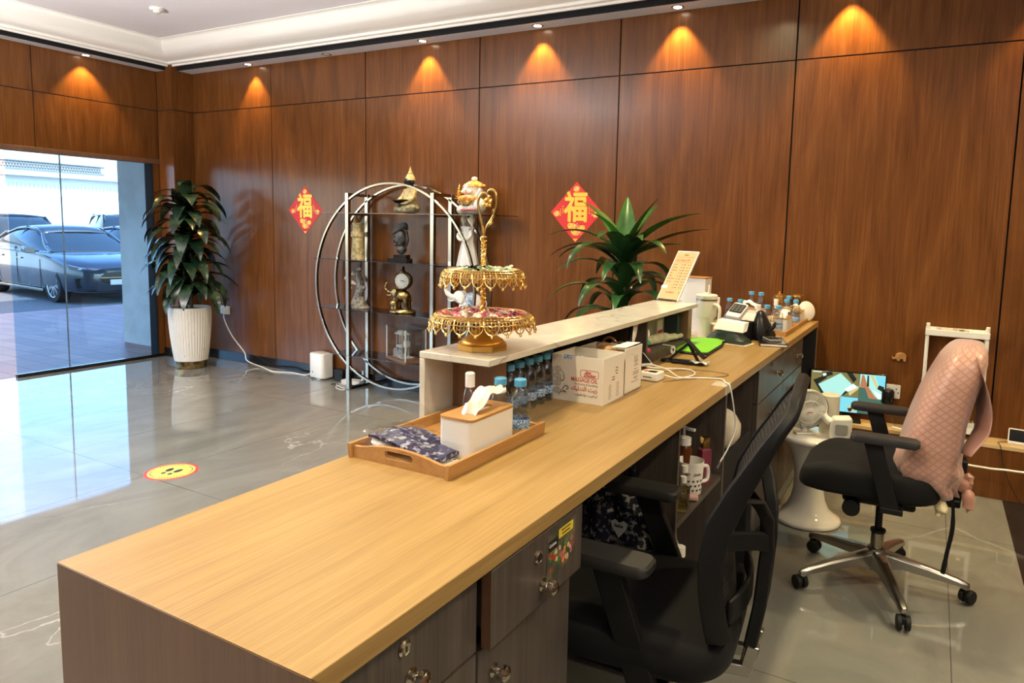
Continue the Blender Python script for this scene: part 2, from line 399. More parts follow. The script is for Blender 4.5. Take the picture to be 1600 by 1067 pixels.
# soffit band along both walls, black shadow gap, then the cornice rising to the ceiling
b = MB(); b.box(-6.95, 4.535, ZL, 4.2, YW, ZL+.02); b.box(XW, -4.5, ZL, -7.06, 4.46, ZL+.02); struct(b, 'trim_1', M_soffit)
b = MB(); b.box(-7.1, 4.522, ZL+.001, 4.2, 4.534, ZL+.07); b.box(-7.059, -4.5, ZL+.001, -7.047, 4.5, ZL+.07); struct(b, 'trim_2', M_gap)
prof = [(0, .0), (.0, .018), (.03, .022), (.035, .045), (.075, .055), (.12, .085), (.16, .135), (.19, .20), (.20, .222), (.235, .226), (.24, .24)]
b = MB()
def corn(path):
    R = []
    for c, dx, dy in path:
        R.append([(c[0]+dx*o, c[1]+dy*o, ZL+.034+z*.87) for o, z in prof] + [(c[0]-dx*.015, c[1]-dy*.015, ZL+.26), (c[0]-dx*.015, c[1]-dy*.015, ZL+.034)])
    b.rings(R)
corn([((-7.0, -4.5), 1, 0), ((-7.0, 4.47), 1, -1), ((4.2, 4.47), 0, -1)])
struct(b, 'trim_3', M_cornice, ang=60)
b = MB(); b.box(-6.95, YW-.022, 0, 4.2, YW-.004, .095); b.box(-6.955, 4.448, 0, -6.93, YW, .095); b.box(XW, 4.44, 0, -6.93, 4.462, .095); struct(b, 'baseboard_back', M_blackgloss, bevel=.002)
# door head: bracket rail over the glass, channel in the floor
b = MB(); b.box(XW-.06, -1.5, 2.025, XW+.012, 4.458, 2.072); struct(b, 'trim_4', M_edge, bevel=.003)
b = MB(); b.box(XW-.03, 3.085, 0, XW+.012, 4.44, .030); struct(b, 'trim_5', M_blackgloss, bevel=.002)
b = MB(); b.box(XW-.02, 4.372, .03, XW+.004, 4.386, 2.03); struct(b, 'trim_6', M_gap)
for n_, y0, y1 in (('window_1', 3.09, 3.518), ('window_2', 3.526, 4.372)):
    b = MB(); b.box(XW-.012, y0, .028, XW-.002, y1, 2.03); o = struct(b, n_, M_tint)
b = MB(); b.box(XW-.013, 3.518, .03, XW-.001, 3.526, 2.03); struct(b, 'trim_7', P('glass_edge', (.16, .22, .24), .3))
# downlights in the soffit band and the room ceiling
M_lampon = P('lamp_glass_lit', (1, 1, 1), .4, em=(1, .86, .66), es=14)
M_lampoff = P('lamp_glass_off', (.8, .8, .8), .2)
def downlight(x, y, z, on, label, group):
    t = thing('downlight', label, 'light', (x, y, z), 0, group)
    b = MB(); b.lathe([(.030, 0), (.030, -.004), (.040, -.006), (.044, -.003), (.044, 0)], seg=28); b.build('rim', M_nickel, t)
    b = MB(); b.lathe([(.001, -.0005), (.029, -.0005), (.029, -.003), (.001, -.0075)], seg=24); b.build('bulb', M_lampon if on else M_lampoff, t)
names = {-5.963: 'lit downlight in the soffit nearest the corner pillar, above the potted plant', -3.82: 'lit downlight in the soffit above the round shelf and gold money figure', -2.729: 'lit downlight in the soffit above and left of the right red paper diamond', -1.639: 'lit downlight in the soffit above the green palm plant', -.55: 'lit downlight in the soffit above the far end of the desk', .54: 'lit downlight in the soffit above the white trolley'}
for x, k in WALL_SPOTS: downlight(x, 4.60, ZL, True, names[x], 'wall washing downlights in the soffit')
downlight(-4.923, 4.61, ZL, False, 'unlit downlight in the soffit above the left side of the round shelf', 'wall washing downlights in the soffit')
downlight(-7.125, 3.75, ZL, True, 'lit downlight above the glass door, shining on the door wall panels', 'wall washing downlights in the soffit')
for i, (x, y) in enumerate(ROOM_LIGHTS):
    downlight(x, y, ZC, True, 'warm round downlight in the flat white ceiling of the room', 'downlights in the flat ceiling')
t = thing('smoke_detector', 'small round white smoke detector on the ceiling near the corner', 'smoke detector', (-5.85, 3.65, ZC))
b = MB(); b.lathe([(.055, 0), (.055, -.012), (.045, -.022), (.001, -.024)]); b.build('base', M_white, t)
b = MB(); b.lathe([(.030, -.022), (.030, -.034), (.022, -.040), (.001, -.041)]); b.build('sensor_cap', M_white, t)
# ------------------------------------------------------------------ outside the glass
M_paver = None
def pavers():
    m, n, L, bb = mk('red_pavers')
    tc = n.new('ShaderNodeTexCoord'); bt = n.new('ShaderNodeTexBrick'); bt.inputs['Scale'].default_value = 1
    bt.inputs['Brick Width'].default_value = .42; bt.inputs['Row Height'].default_value = .21; bt.inputs['Mortar Size'].default_value = .006
    bt.inputs['Color1'].default_value = (.36, .155, .13, 1); bt.inputs['Color2'].default_value = (.47, .24, .20, 1); bt.inputs['Mortar'].default_value = (.13, .09, .08, 1)
    L.new(tc.outputs['Object'], bt.inputs['Vector']); L.new(bt.outputs[0], bb.inputs['Base Color']); bb.inputs['Roughness'].default_value = .45
    return m
M_paver = pavers()
b = MB(); b.box(-12.2, -8, -.2, XW-.02, 16, -.012); struct(b, 'pavement', M_paver)
b = MB(); b.box(-60, -30, -.3, -12.2, 50, -.18); struct(b, 'road', two('asphalt', (.10, .10, .105), (.17, .17, .175), 40, .9))
b = MB(); b.box(-8.43, 4.72, -.01, -7.34, 5.5, 2.75)
struct(b, 'pillar_outside', two('grey_render', (.56, .54, .50), (.66, .64, .60), 3, .8))
b = MB(); b.box(-10.9, -7, 2.72, -7.34, 14, 3.1); struct(b, 'ceiling_outside', P('canopy_paint', (.62, .62, .64), .7))
b = MB(); b.box(-7.34, -8, 3.45, 6, 16, 9.5); struct(b, 'upper_shade_block', P('shade_block_paint', (.6, .57, .52), .8))  # unseen block added over the shop to throw shade on pavement and cars
M_bright = P('white_render', (.86, .85, .82), .9)
M_eave = P('eave_grey', (.52, .51, .50), .8)
b = MB(); b.box(-30, -12, -.2, -28, 36, 2.81)
for i in range(130): b.box(-28.0, 5.8+i*.128, 2.12, -27.97, 5.865+i*.128, 2.58)
b.mi = 1; b.box(-30, -12, 2.81, -27.65, 36, 2.93); b.box(-30, -12, 2.93, -28.2, 36, 3.95)
struct(b, 'wall_outside', [M_bright, M_eave])
b = MB()
for i in range(66):
    y = 9.3+i*.089
    b.bar((-28.18, y, 3.10), (-28.18, y+.105, 3.33), .03, .018, (1, 0, 0)); b.bar((-28.18, y+.105, 3.10), (-28.18, y, 3.33), .03, .018, (1, 0, 0))
b.box(-28.2, 9.2, 3.06, -28.15, 15.3, 3.10); b.box(-28.2, 9.2, 3.33, -28.15, 15.3, 3.37)
struct(b, 'trim_8', P('lattice_brown', (.27, .23, .20), .7))
# ------------------------------------------------------------------ wall decorations, sockets
def fu(cx, cz, half, halfz, label):
    t = thing('paper_diamond', label, 'wall decoration', (cx, YW-.0065, cz), 0, None)
    m = frame((0, 0, 0), (1, 0, 0), (0, 0, 1))
    b = MB(); b.prism([(-half, 0), (0, -halfz), (half, 0), (0, halfz)], m, .002); b.build('sheet', M_red, t)
    b = MB()
    for k in range(9):
        q = .0062 if k else 0
        b.text('福', .240, Matrix.Translation((-.102+q*math.cos(k*PI/4), -.0030-.00006*k, -.048+q*math.sin(k*PI/4))) @ m.to_3x3().to_4x4(), .0016, sx=.84)
    b.build('lettering', M_goldpaper, t)
    b = MB(); o = Matrix.Translation((0, -.0026, 0)) @ m.to_3x3().to_4x4()
    for x, y, r, s in ((-.03, -.105, .030, 1), (.045, -.118, .026, -1), (0, -.150, .030, 1)):
        b.mi = 0; b.prism(ell(r*1.25, r*.8, 18, x, y), o, .0012)
        b.mi = 1; b.prism(ell(r*.75, r*.62, 16, x-s*r*.55, y+r*.25), o, .0018)
        b.mi = 2; b.prism(ell(r*.13, r*.13, 8, x-s*r*.75, y+r*.3), o, .0024)
        b.mi = 0
        for k in range(4):
            a = .6*k-.9; b.prism([(x+s*r, y), (x+s*r*(1+1.0*math.cos(a)), y+r*1.0*math.sin(a)+.004), (x+s*r*(1+.9*math.cos(a+.3)), y+r*.9*math.sin(a+.3))], o, .0010)
    for x, y in ((0, .175), (-.165, -.01), (.165, -.015)):
        b.mi = 0; b.prism(ell(.026, .022, 14, x, y), o, .0010)
        b.mi = 1; b.prism(ell(.012, .016, 12, x+.006, y+.004), o, .0016)
    b.mi = 1; b.prism([(-.022, -halfz+.030), (0, -halfz+.008), (.022, -halfz+.030)], o, .0012)
    for sx in (-1, 1):
        for k in range(4): b.prism(rrect(.010, .008, .002, 2, sx*.112, .045-k*.016), o, .001); b.prism(rrect(.008, .007, .002, 2, sx*.132, .020-k*.014), o, .001)
    b.build('print', [M_orangeprint, M_goldpaper, M_blackink], t)
fu(-5.302, 1.576, .228, .229, 'red paper diamond with gold character, on the wall left of the round shelf')
fu(-2.405, 1.589, .218, .228, 'red paper diamond with gold character, on the wall behind the green palm')
def socket(x, y, z, label, w=.145, h=.086):
    t = thing('wall_socket', label, 'socket', (x, y, z))
    m = frame((0, 0, 0), (1, 0, 0), (0, 0, 1))
    b = MB(); b.prism(rrect(w, h, .006), m, .009); b.build('face_plate', M_white, t, bevel=.0015)
    b = MB()
    for sx in (-1, 1):
        for dx, dy in ((0, .016), (-.011, -.006), (.011, -.006)): b.box(sx*w*.24+dx-.003, -.0096, dy-.0045, sx*w*.24+dx+.003, -.0085, dy+.0045)
    b.build('slots', M_blackink, t)
    return t
s1 = socket(-6.51, YW-.006, .527, 'white double wall socket right of the tall potted plant')
b = MB(); b.prism(rrect(.040, .048, .006), frame((-6.475, YW-.016, .522), (1, 0, 0), (0, 0, 1)), .030)
b.build('plug', M_white, None, bevel=.003); tag(bpy.data.objects['plug'], 'white plug in the double socket, feeding the long white cable', 'plug')
b = MB(); b.tube([(-6.475, YW-.046, .515), (-6.46, YW-.06, .44), (-6.33, YW-.07, .28), (-6.17, YW-.05, .12), (-6.06, YW-.10, .05), (-5.85, YW-.09, .008), (-5.6, YW-.16, .006), (-5.42, YW-.10, .006), (-5.22, YW-.10, .008), (-5.12, YW-.085, .06)], .0055, 8, sub=8)
tag(b.build('power_cable', M_white), 'white cable drooping from the wall socket to the white box speaker', 'cable')
# ------------------------------------------------------------------ plants
def leaf(b, o, az, el, L, w, droop, fold=.25, n=9, twist=0, wav=0, ex=1.25):
    o = Vector(o); pos = o.copy(); d = Vector((math.cos(az)*math.cos(el), math.sin(az)*math.cos(el), math.sin(el)))
    R = []
    for i in range(n+1):
        t = i/n
        side = Vector((-math.sin(az+twist*t), math.cos(az+twist*t), 0)); up = side.cross(d).normalized()*-1
        if up.z < 0 and el > -.3: up = -up
        ww = w*(math.sin(PI*min(1, (t*.93+.06))**.75))**.9*.5 + .0015
        wob = wav*math.sin(t*9+az*3)
        R.append([pos+side*ww*s+up*(abs(s)*ww*fold+wob*abs(s)*ww) for s in (-1, -.5, 0, .5, 1)])
        pos = pos+d*(L/n)
        e = el-droop*(t+.5/n)**ex
        d = Vector((math.cos(az)*math.cos(e), math.sin(az)*math.cos(e), math.sin(e)))
    b.rings(R, closed=False)
t = thing('potted_plant', 'tall dark drooping plant in ribbed white pot, in the corner by the glass door', 'plant', (-6.45, 4.25, 0))
b = MB(); rib = lambda a, z: .012*math.cos(a*64)
pr = [(.120, .075), (.150, .076)] + [(.150+.040*math.sin((k/10)*PI/2*1.05), .08+k*.052) for k in range(11)] + [(.186, .603), (.172, .603), (.168, .56)]
b.lathe(pr, seg=256, rib=lambda a, z: (.016*math.cos(a*44) if .09 < z < .59 else 0), cap0=True, cap1=False)
b.build('pot', two('speckled_white_pot', (.40, .37, .32), (.80, .77, .69), 60, .6, .27, .35), t, ang=60)
b = MB(); b.lathe([(.128, 0), (.140, .004), (.150, .074), (.12, .075)], seg=40); b.build('foot_ring', M_bronze, t)
b = MB(); b.lathe([(.170, .575), (.12, .582), (.03, .590), (.001, .590)], seg=32, cap0=True); b.build('soil', two('gravel', (.10, .09, .08), (.5, .47, .42), 60, .9), t)
b = MB()
for k in range(3): b.tube([(.03*math.cos(k*2.1), .03*math.sin(k*2.1), .58), (.04*math.cos(k*2.1+.3), .04*math.sin(k*2.1+.3), .95), (.02*math.cos(k*2.1), .02*math.sin(k*2.1), 1.35), (0, 0, 1.66)], .013, 8, sub=3)
b.build('stem', M_stem, t)
b = MB(); rnd = random.Random(5)
for k in range(88):
    z = .66+1.04*(k/87)
    if k < 12: z += .06*rnd.random()
    az = k*2.39996+rnd.uniform(-.25, .25)
    top = max(0, (z-1.45)/.25)
    L = rnd.uniform(.40, .56)*(1-.10*top)
    leaf(b, (0, 0, z-.02), az, rnd.uniform(.55, .95)+.35*top, L, rnd.uniform(.115, .16), rnd.uniform(2.0, 2.6)+.1*top, fold=.14, twist=rnd.uniform(-.5, .5), wav=.16, ex=.8)
b.build('foliage', M_leaf, t, ang=80)
t = thing('potted_palm', 'green palm plant with long blade leaves, standing behind the marble ledge', 'plant', (-1.76, 4.12, 0))
b = MB(); b.lathe([(.13, 0), (.15, .01), (.19, .46), (.20, .48), (.185, .48), (.178, .44)], seg=40, cap1=False); b.build('pot', M_white, t)
b = MB(); b.lathe([(.180, .445), (.001, .455)], seg=24); b.build('soil', M_stem, t)
b = MB(); b.tube([(0, 0, .44), (.02, 0, .8), (0, 0, 1.3)], [.022, .014], 10, sub=4); b.build('stem', M_stem, t)
tops = [(2.85, 1.02, .54, .125, .75), (1.9, 1.36, .42, .125, .35), (.05, 1.18, .44, .125, .35), (-.1, .78, .62, .115, .80), (-2.2, 1.15, .40, .12, .9), (.9, 1.15, .42, .12, .5), (3.35, .72, .56, .105, 1.3)]
dark = [(.2, .62, .60, .115, .65), (-.35, .45, .52, .11, .55), (2.75, .5, .52, .10, 1.1), (-2.7, .6, .52, .11, 1.5), (-.9, .9, .46, .115, 1.5), (-1.6, 1.0, .46, .12, 1.7)]
b = MB()
for az, el, L, w, dr in tops: leaf(b, (0, 0, 1.29), az, el, L, w, dr, fold=.28, n=12, twist=.25 if az > 0 else -.25)
b.build('young_leaves', M_leaf2, t, ang=80)
b = MB(); rnd = random.Random(11)
for az, el, L, w, dr in dark: leaf(b, (0, 0, 1.26), az, el, L, w, dr, fold=.3, n=12)
for k in range(34):
    z = .68+.56*(k/33); az = k*2.39996+.4
    leaf(b, (0, 0, z), az, rnd.uniform(.6, 1.0), rnd.uniform(.42, .60), rnd.uniform(.085, .12), rnd.uniform(1.9, 2.6), fold=.26, n=12, twist=rnd.uniform(-.2, .2))
b.build('older_leaves', M_leaf3, t, ang=80)
# ------------------------------------------------------------------ round glass shelf
FY, RY, RC, RZ, RR = 4.41, 4.635, -3.997, .938, .862
t = thing('round_shelf', 'round chrome ring display shelf with smoked glass tiers against the wall', 'shelf', (0, 0, 0))
zs4 = (.315, .718, 1.150, 1.553)
for y in (FY, RY):
    # flat steel hoop, rectangular section
    b = MB(); n = 96; R = []
    for i in range(n):
        a = 2*PI*i/n; u = Vector((math.cos(a), 0, math.sin(a))); c = Vector((RC, y, RZ))
        R.append([c+u*(RR+s)+Vector((0, w, 0)) for s, w in ((-.009, -.013), (.009, -.013), (.009, .013), (-.009, .013))])
    b.rings(R, loop=True); b.build('ring', M_chrome, t, bevel=.002)
for x in (-4.470, -3.545):
    for y in (FY-.004, RY+.004):
        b = MB(); b.box(x-.017, y-.017, .004, x+.017, y+.017, 1.722); b.build('post', M_chrome, t, bevel=.002)
    for z in (.014, 1.708):
        b = MB(); b.box(x-.014, FY+.012, z-.012, x+.014, RY-.012, z+.012); b.build('cross_bar', M_chrome if z > 1 else M_blackgloss, t)
    for z in zs4:
        b = MB(); b.box(x-.012, FY+.012, z-.022, x+.012, RY-.012, z-.006); b.build('shelf_support', M_chrome, t)
for z, x0, x1 in ((zs4[3], -4.87, -2.90), (zs4[2], -4.855, -3.14), (zs4[1], -4.845, -3.15), (zs4[0], -4.68, -3.30)):
    b = MB(); b.box(x0, FY-.03, z-.006, x1, RY+.02, z); b.build('glass_tier', M_smoke, t)
# ------------------------------------------------------------------ ornaments on the shelf
Zc = lambda k: zs4[k]
M_silver = P('silver_wire', (.78, .78, .78), .35, .5)
M_cream = two('aged_cream', (.36, .28, .13), (.70, .58, .30), 30, .55)
M_robe = two('cream_robe', (.50, .40, .17), (.80, .66, .33), 40, .55)
M_ceram = P('white_glaze', (.78, .76, .72), .15, coat=.5)
t = thing('seated_figure', 'seated figure in cream robe and pointed hat holding a dark bowl, top glass tier', 'figurine', (-3.86, 4.50, zs4[3]), -.35)
b = MB()
b.ball((0, 0, .045), (.115, .07, .045)); b.tube([(-.09, -.01, .05), (-.06, -.085, .035), (.03, -.085, .03)], [.036, .030, .018], 10, sub=4); b.tube([(.09, -.01, .05), (.06, -.085, .035), (-.03, -.085, .03)], [.036, .030, .018], 10, sub=4)
b.build('crossed_legs', two('olive_trousers', (.15, .13, .07), (.38, .34, .20), 30, .6), t)
b = MB(); b.lathe([(.060, .05), (.068, .09), (.066, .15), (.060, .19), (.035, .215), (.020, .225)], seg=24, sy=.72)
for sx in (-1, 1): b.tube([(sx*.058, 0, .195), (sx*.085, -.02, .14), (sx*.070, -.075, .095), (sx*.03, -.10, .09)], [.024, .022, .018, .013], 10, sub=4)
b.build('robe', M_robe, t)
b = MB(); b.ball((0, -.008, .262), (.036, .041, .048)); b.ball((0, -.048, .258), (.008, .010, .012), 8, 6); b.cyl((0, 0, .20), (0, -.004, .24), .018)
for sx in (-1, 1): b.ball((sx*.036, 0, .258), (.006, .010, .022), 8, 6); b.ball((sx*.014, -.043, .268), (.007, .005, .003), 8, 6)
b.ball((0, -.046, .240), (.011, .005, .003), 8, 6); b.build('head', M_blackgloss, t)
b = MB(); b.lathe([(.043, .275), (.040, .30), (.024, .325), (.019, .327), (.021, .333), (.012, .35), (.005, .375), (.001, .39)], seg=24); b.build('pointed_hat', M_robe, t)
b = MB(); b.lathe([(.030, .075), (.070, .090), (.096, .108), (.096, .114), (.068, .100), (.001, .092)], c=(0, -.085, 0), seg=32, sy=.62); b.build('bowl', M_blackgloss, t)
t = thing('face_sculpture', 'dark abstract thinking face bust on square plinth, second glass tier', 'figurine', (-3.965, 4.50, zs4[2]), .25)
b = MB(); b.box(-.095, -.055, 0, .085, .055, .030); b.box(-.045, -.042, .03, .070, .042, .062); b.build('plinth', M_blackgloss, t, bevel=.002)
b = MB()
b.lathe([(.012, .06), (.040, .085), (.046, .11), (.036, .13), (.022, .14)], c=(.01, 0, 0), seg=20, sy=.8)
b.ball((.004, .0, .20), (.056, .046, .076), 20, 14); b.ball((-.052, -.004, .185), (.016, .012, .020), 10, 8); b.ball((-.042, 0, .148), (.018, .02, .018), 10, 8)
b.ball((-.046, -.004, .165), (.012, .016, .006), 10, 8); b.ball((-.030, -.02, .215), (.026, .02, .008), 10, 8)
for k in range(5): b.tube([(-.066+.004*k, -.012+.007*k, .235+.014*k), (-.02, -.03+.012*k, .262+.011*k), (.035, -.015+.010*k, .285+.008*k), (.052, .005*k, .27)], [.011, .013, .013, .010], 8, sub=4)
b.tube([(.05, 0, .26), (.062, 0, .20), (.056, 0, .15), (.03, 0, .11)], [.014, .016, .013, .010], 8, sub=4)
b.build('bust', M_darkstone, t)
def elephant(b, c, s, flip=1, up=True):
    c = Vector(c); V = lambda x, y, z: c+Vector((x*flip*s, y*s, z*s))
    b.ball(V(0, 0, .62), (.42*s, .27*s, .30*s), 18, 12); b.ball(V(-.44, 0, .78), (.21*s, .19*s, .22*s), 16, 10)
    for x, y in ((-.27, -.15), (-.25, .15), (.25, -.15), (.27, .15)): b.tube([V(x, y, .55), V(x-.02, y, .28), V(x, y, .0)], [.135*s, .105*s, .115*s], 12, sub=3)
    if up: b.tube([V(-.55, 0, .76), V(-.74, 0, .80), V(-.90, 0, .98), V(-.86, 0, 1.20), V(-.76, 0, 1.26)], [.10*s, .085*s, .065*s, .05*s, .03*s], 10, sub=5)
    for sy in (-1, 1):
        b.ball(V(-.36, sy*.22, .78), (.16*s, .035*s, .21*s), 12, 8, Matrix.Rotation(sy*.35*flip, 3, 'Z'))
        b.tube([V(-.56, sy*.09, .68), V(-.72, sy*.11, .64), V(-.82, sy*.11, .72)], [.03*s, .024*s, .008*s], 8, sub=4)
    b.tube([V(.40, 0, .72), V(.50, 0, .60), V(.47, 0, .40), V(.50, 0, .34)], [.03*s, .022*s, .018*s, .028*s], 8, sub=4)
t = thing('elephant_clock', 'bronze elephant carrying a round clock, third glass tier', 'clock', (-3.94, 4.50, zs4[1]), .28)
b = MB(); b.lathe([(.108, 0), (.118, .006), (.116, .020), (.100, .032), (.001, .034)], seg=40, sy=.62); b.build('base', M_bronze, t)
b = MB(); elephant(b, (0, 0, .034), .175); b.ball((-.055, -.06, .085), (.03, .022, .028)); b.tube([(-.06, -.06, .08), (-.06, -.06, .034)], .014, 8); b.tube([(-.035, -.06, .08), (-.035, -.06, .034)], .013, 8)
b.build('elephant_body', M_bronze, t)
b = MB(); mm = Matrix.Rotation(PI/2, 4, 'X')
b.lathe([(.001, -.035), (.060, -.035), (.075, -.028), (.079, -.012), (.079, .026), (.070, .034), (.064, .030)], c=(.005, 0, .275), m=mm, seg=36, cap1=False)
b.lathe([(.022, .19), (.028, .20), (.016, .21)], c=(.005, 0, 0), seg=16); b.lathe([(.014, .352), (.020, .358), (.010, .370), (.014, .382), (.001, .402)], c=(.005, 0, 0), seg=16)
b.lathe([(.030, .345), (.024, .357), (.005, .36)], c=(.005, -.02, 0), seg=16)
c = b.build('clock_case', two('dark_bronze', (.05, .035, .02), (.22, .15, .07), 20, .35, metal=1), t)
b = MB(); b.lathe([(.062, -.031), (.001, -.031)], c=(.005, 0, .275), m=mm.inverted(), seg=32); d = b.build('dial', P('clock_dial', (.82, .84, .80), .4), c)
b = MB(); o = frame((.005, -.0325, .275), (1, 0, 0), (0, 0, 1))
for k in range(12):
    a = k*PI/6; b.prism([(x*math.cos(a)-y*math.sin(a), x*math.sin(a)+y*math.cos(a)) for x, y in ((-.0015, .046), (.0015, .046), (.0015, .056), (-.0015, .056))], o, .0006)
for a, L in ((-1.35, .030), (-1.75, .044)): b.prism([(x*math.cos(a)-y*math.sin(a), x*math.sin(a)+y*math.cos(a)) for x, y in ((-.002, -.008), (.002, -.008), (.001, L), (-.001, L))], o, .001)
b.build('hands', M_blackink, c)
# acrylic case with a model inside
t = thing('display_case', 'clear acrylic box on dark wooden base, lowest glass tier', 'display case', (0, 0, 0))
mc = T(-3.895, 4.49, zs4[0], -.42)
b = MB(); b.box(-.195, -.10, 0, .195, .10, .022, mc); b.build('base', M_edge, t, bevel=.002)
b = MB()
for w in ((-.185, -.092, .022, .185, -.089, .285), (-.185, .089, .022, .185, .092, .285), (-.185, -.089, .022, -.182, .089, .285), (.182, -.089, .022, .185, .089, .285), (-.185, -.092, .285, .185, .092, .288)): b.box(*w, mc)
b.build('cover', M_acrylic, t)
b = MB()
for x in (-.185, .185):
    for y in (-.092, .092): b.box(x-.004, y-.004, .022, x+.004, y+.004, .288, mc)
b.build('corner_edges', P('acrylic_edge', (.80, .87, .88), .2, alpha=.6), t)
t = thing('street_organ_model', 'small silver wire model of a roofed cart inside the acrylic box', 'model', (0, 0, 0))
b = MB(); m2 = mc @ Matrix.Translation((-.05, 0, .0225))
b.box(-.10, -.055, 0, .10, .055, .008, m2); b.box(-.075, -.035, .085, .035, .035, .100, m2); b.build('deck', M_silver, t)
b = MB()
for x in (-.07, -.01, .03):
    for y in (-.03, .03): b.box(x-.0025, y-.0025, .008, x+.0025, y+.0025, .20, m2)
b.box(.045, -.02, .10, .085, .02, .145, m2); b.bar(m2 @ Vector((.02, 0, .12)), m2 @ Vector((.07, 0, .09)), .006, .006)
b.build('frame', M_silver, t)
b = MB(); R = [[m2 @ Vector((x, y, z)) for x, y, z in ((-.09, -.045, .195), (.05, -.045, .195), (.05, .045, .195), (-.09, .045, .195))], [m2 @ Vector((x, y, z)) for x, y, z in ((-.06, -.015, .225), (.02, -.015, .225), (.02, .015, .225), (-.06, .015, .225))]]
b.rings(R); b.build('roof', M_silver, t)
for x in (-.055, .03):
    b = MB(); b.tube([m2 @ Vector((x+.032*math.cos(a*.3927), -.05, .042+.032*math.sin(a*.3927))) for a in range(16)], .003, 6, closed=True)
    for a in range(4): b.bar(m2 @ Vector((x+.03*math.cos(a*PI/4), -.05, .042+.03*math.sin(a*PI/4))), m2 @ Vector((x-.03*math.cos(a*PI/4), -.05, .042-.03*math.sin(a*PI/4))), .002, .002)
    b.build('wheel', M_silver, t)
# left bay
t = thing('lighthouse_ornament', 'weathered cream lighthouse shaped vase behind the left post, second glass tier', 'ornament', (-4.475, 4.53, zs4[2]))
b = MB(); b.lathe([(.058, 0), (.060, .01), (.052, .16), (.050, .19), (.064, .20), (.064, .235), (.048, .245), (.044, .30), (.052, .315), (.046, .32), (.042, .30)], seg=28, cap1=False); b.build('tower', M_cream, t)
b = MB(); b.lathe([(.016, .28), (.022, .32), (.018, .36), (.003, .40)], c=(-.025, 0, 0), seg=14); b.build('wooden_top', M_bamboo, t)
t = thing('bird_sculpture', 'stone coloured bird and branch sculpture behind the left post, third glass tier', 'ornament', (-4.475, 4.53, zs4[1]))
b = MB(); b.lathe([(.110, 0), (.112, .01), (.075, .045), (.050, .10), (.040, .11), (.001, .112)], seg=28, sy=.7); b.build('base', two('stone_brown', (.10, .09, .07), (.30, .27, .22), 30, .7), t)
b = MB(); b.tube([(0, 0, .10), (.025, 0, .2), (.0, 0, .30), (.025, 0, .41)], [.04, .032, .026, .020], 10, sub=4)
for z, a in ((.18, .3), (.24, 2.0), (.30, 4.0), (.35, 5.5)): b.ball((.045*math.cos(a), .03*math.sin(a), z), (.03, .02, .02), 10, 8); b.tube([(.0, 0, z-.02), (.05*math.cos(a), .03*math.sin(a), z+.02), (.075*math.cos(a), .04*math.sin(a), z-.01)], [.012, .011, .005], 8, sub=3)
b.build('branch', two('stone_dark', (.07, .065, .06), (.30, .28, .25), 35, .6), t)
b = MB(); b.ball((-.085, -.02, .235), (.05, .022, .024), 14, 10, Matrix.Rotation(.35, 3, 'Y')); b.ball((-.122, -.02, .262), .017, 12, 8); b.tube([(-.128, -.02, .262), (-.150, -.02, .25)], [.008, .002], 8); b.tube([(-.05, -.02, .225), (-.005, -.02, .21)], [.018, .006], 8); b.tube([(-.09, -.02, .215), (-.07, -.01, .17)], .006, 6)
b.build('bird', two('pale_stone', (.42, .38, .32), (.62, .57, .48), 30, .6), t)
# right bay
t = thing('lucky_figure', 'plump white and gold laughing money figure with pagoda, right end of top tier', 'figurine', (-3.225, 4.50, zs4[3]), -.2); t.scale = (.95, .95, .80)
M_gems = two('gold_and_red_trim', (.60, .10, .06), (.90, .58, .15), 60, .35, .38, .5)
b = MB(); b.ball((0, 0, .075), (.135, .075, .075), 24, 14); b.ball((.09, -.02, .10), (.06, .05, .07)); b.ball((-.10, -.03, .05), (.05, .045, .05)); b.build('body', M_ceram, t)
b = MB(); b.ball((-.005, -.015, .245), (.082, .070, .078), 24, 16); b.ball((-.005, -.085, .235), (.014, .012, .012), 10, 8); b.ball((.04, -.07, .225), (.02, .012, .016), 10, 8); b.ball((-.05, -.07, .225), (.02, .012, .016), 10, 8)
for sx in (-1, 1): b.ball((-.005+sx*.082, 0, .245), (.014, .02, .035), 10, 8)
b.build('head', M_ceram, t)
b = MB()
for sx in (-1, 1): b.tube([(-.005+sx*.018, -.082, .262), (-.005+sx*.032, -.080, .268), (-.005+sx*.046, -.074, .260)], .003, 6, sub=3)
b.tube([(-.03, -.084, .215), (-.005, -.090, .207), (.02, -.084, .215)], .0035, 6, sub=3)
b.build('face_lines', M_redink, t)
b = MB(); b.lathe([(.085, .265), (.09, .28), (.07, .30), (.045, .325), (.02, .335)], c=(.005, .01, 0), seg=24, rib=lambda a, z: .09*math.cos(a*6))
for k in range(9): a = k*.7; b.ball((.005+.08*math.cos(a), .01+.07*math.sin(a), .285), .017, 10, 8)
b.tube([(-.11, -.03, .15), (-.05, -.085, .16), (.04, -.085, .165), (.10, -.02, .16)], .024, 10, sub=4)
b.build('trim_beads', M_gems, t)
b = MB(); b.ball((.005, .01, .350), (.028, .026, .024), 14, 10); b.build('topknot', M_ceram, t)
b = MB(); b.lathe([(.035, .085), (.085, .125), (.090, .135), (.05, .130), (.001, .15)], c=(-.005, -.075, 0), seg=24, sy=.5); b.ball((-.005, -.075, .145), (.045, .022, .022)); b.build('gold_ingot', M_gold, t)
b = MB()
for k in range(5): b.lathe([(.050-.008*k, .155+k*.024), (.052-.008*k, .160+k*.024), (.028-.005*k, .172+k*.024), (.026-.005*k, .179+k*.024)], c=(-.135, -.03, 0), seg=8)
b.lathe([(.010, .275), (.004, .29), (.001, .305)], c=(-.135, -.03, 0), seg=8); b.build('pagoda', M_gold, t)
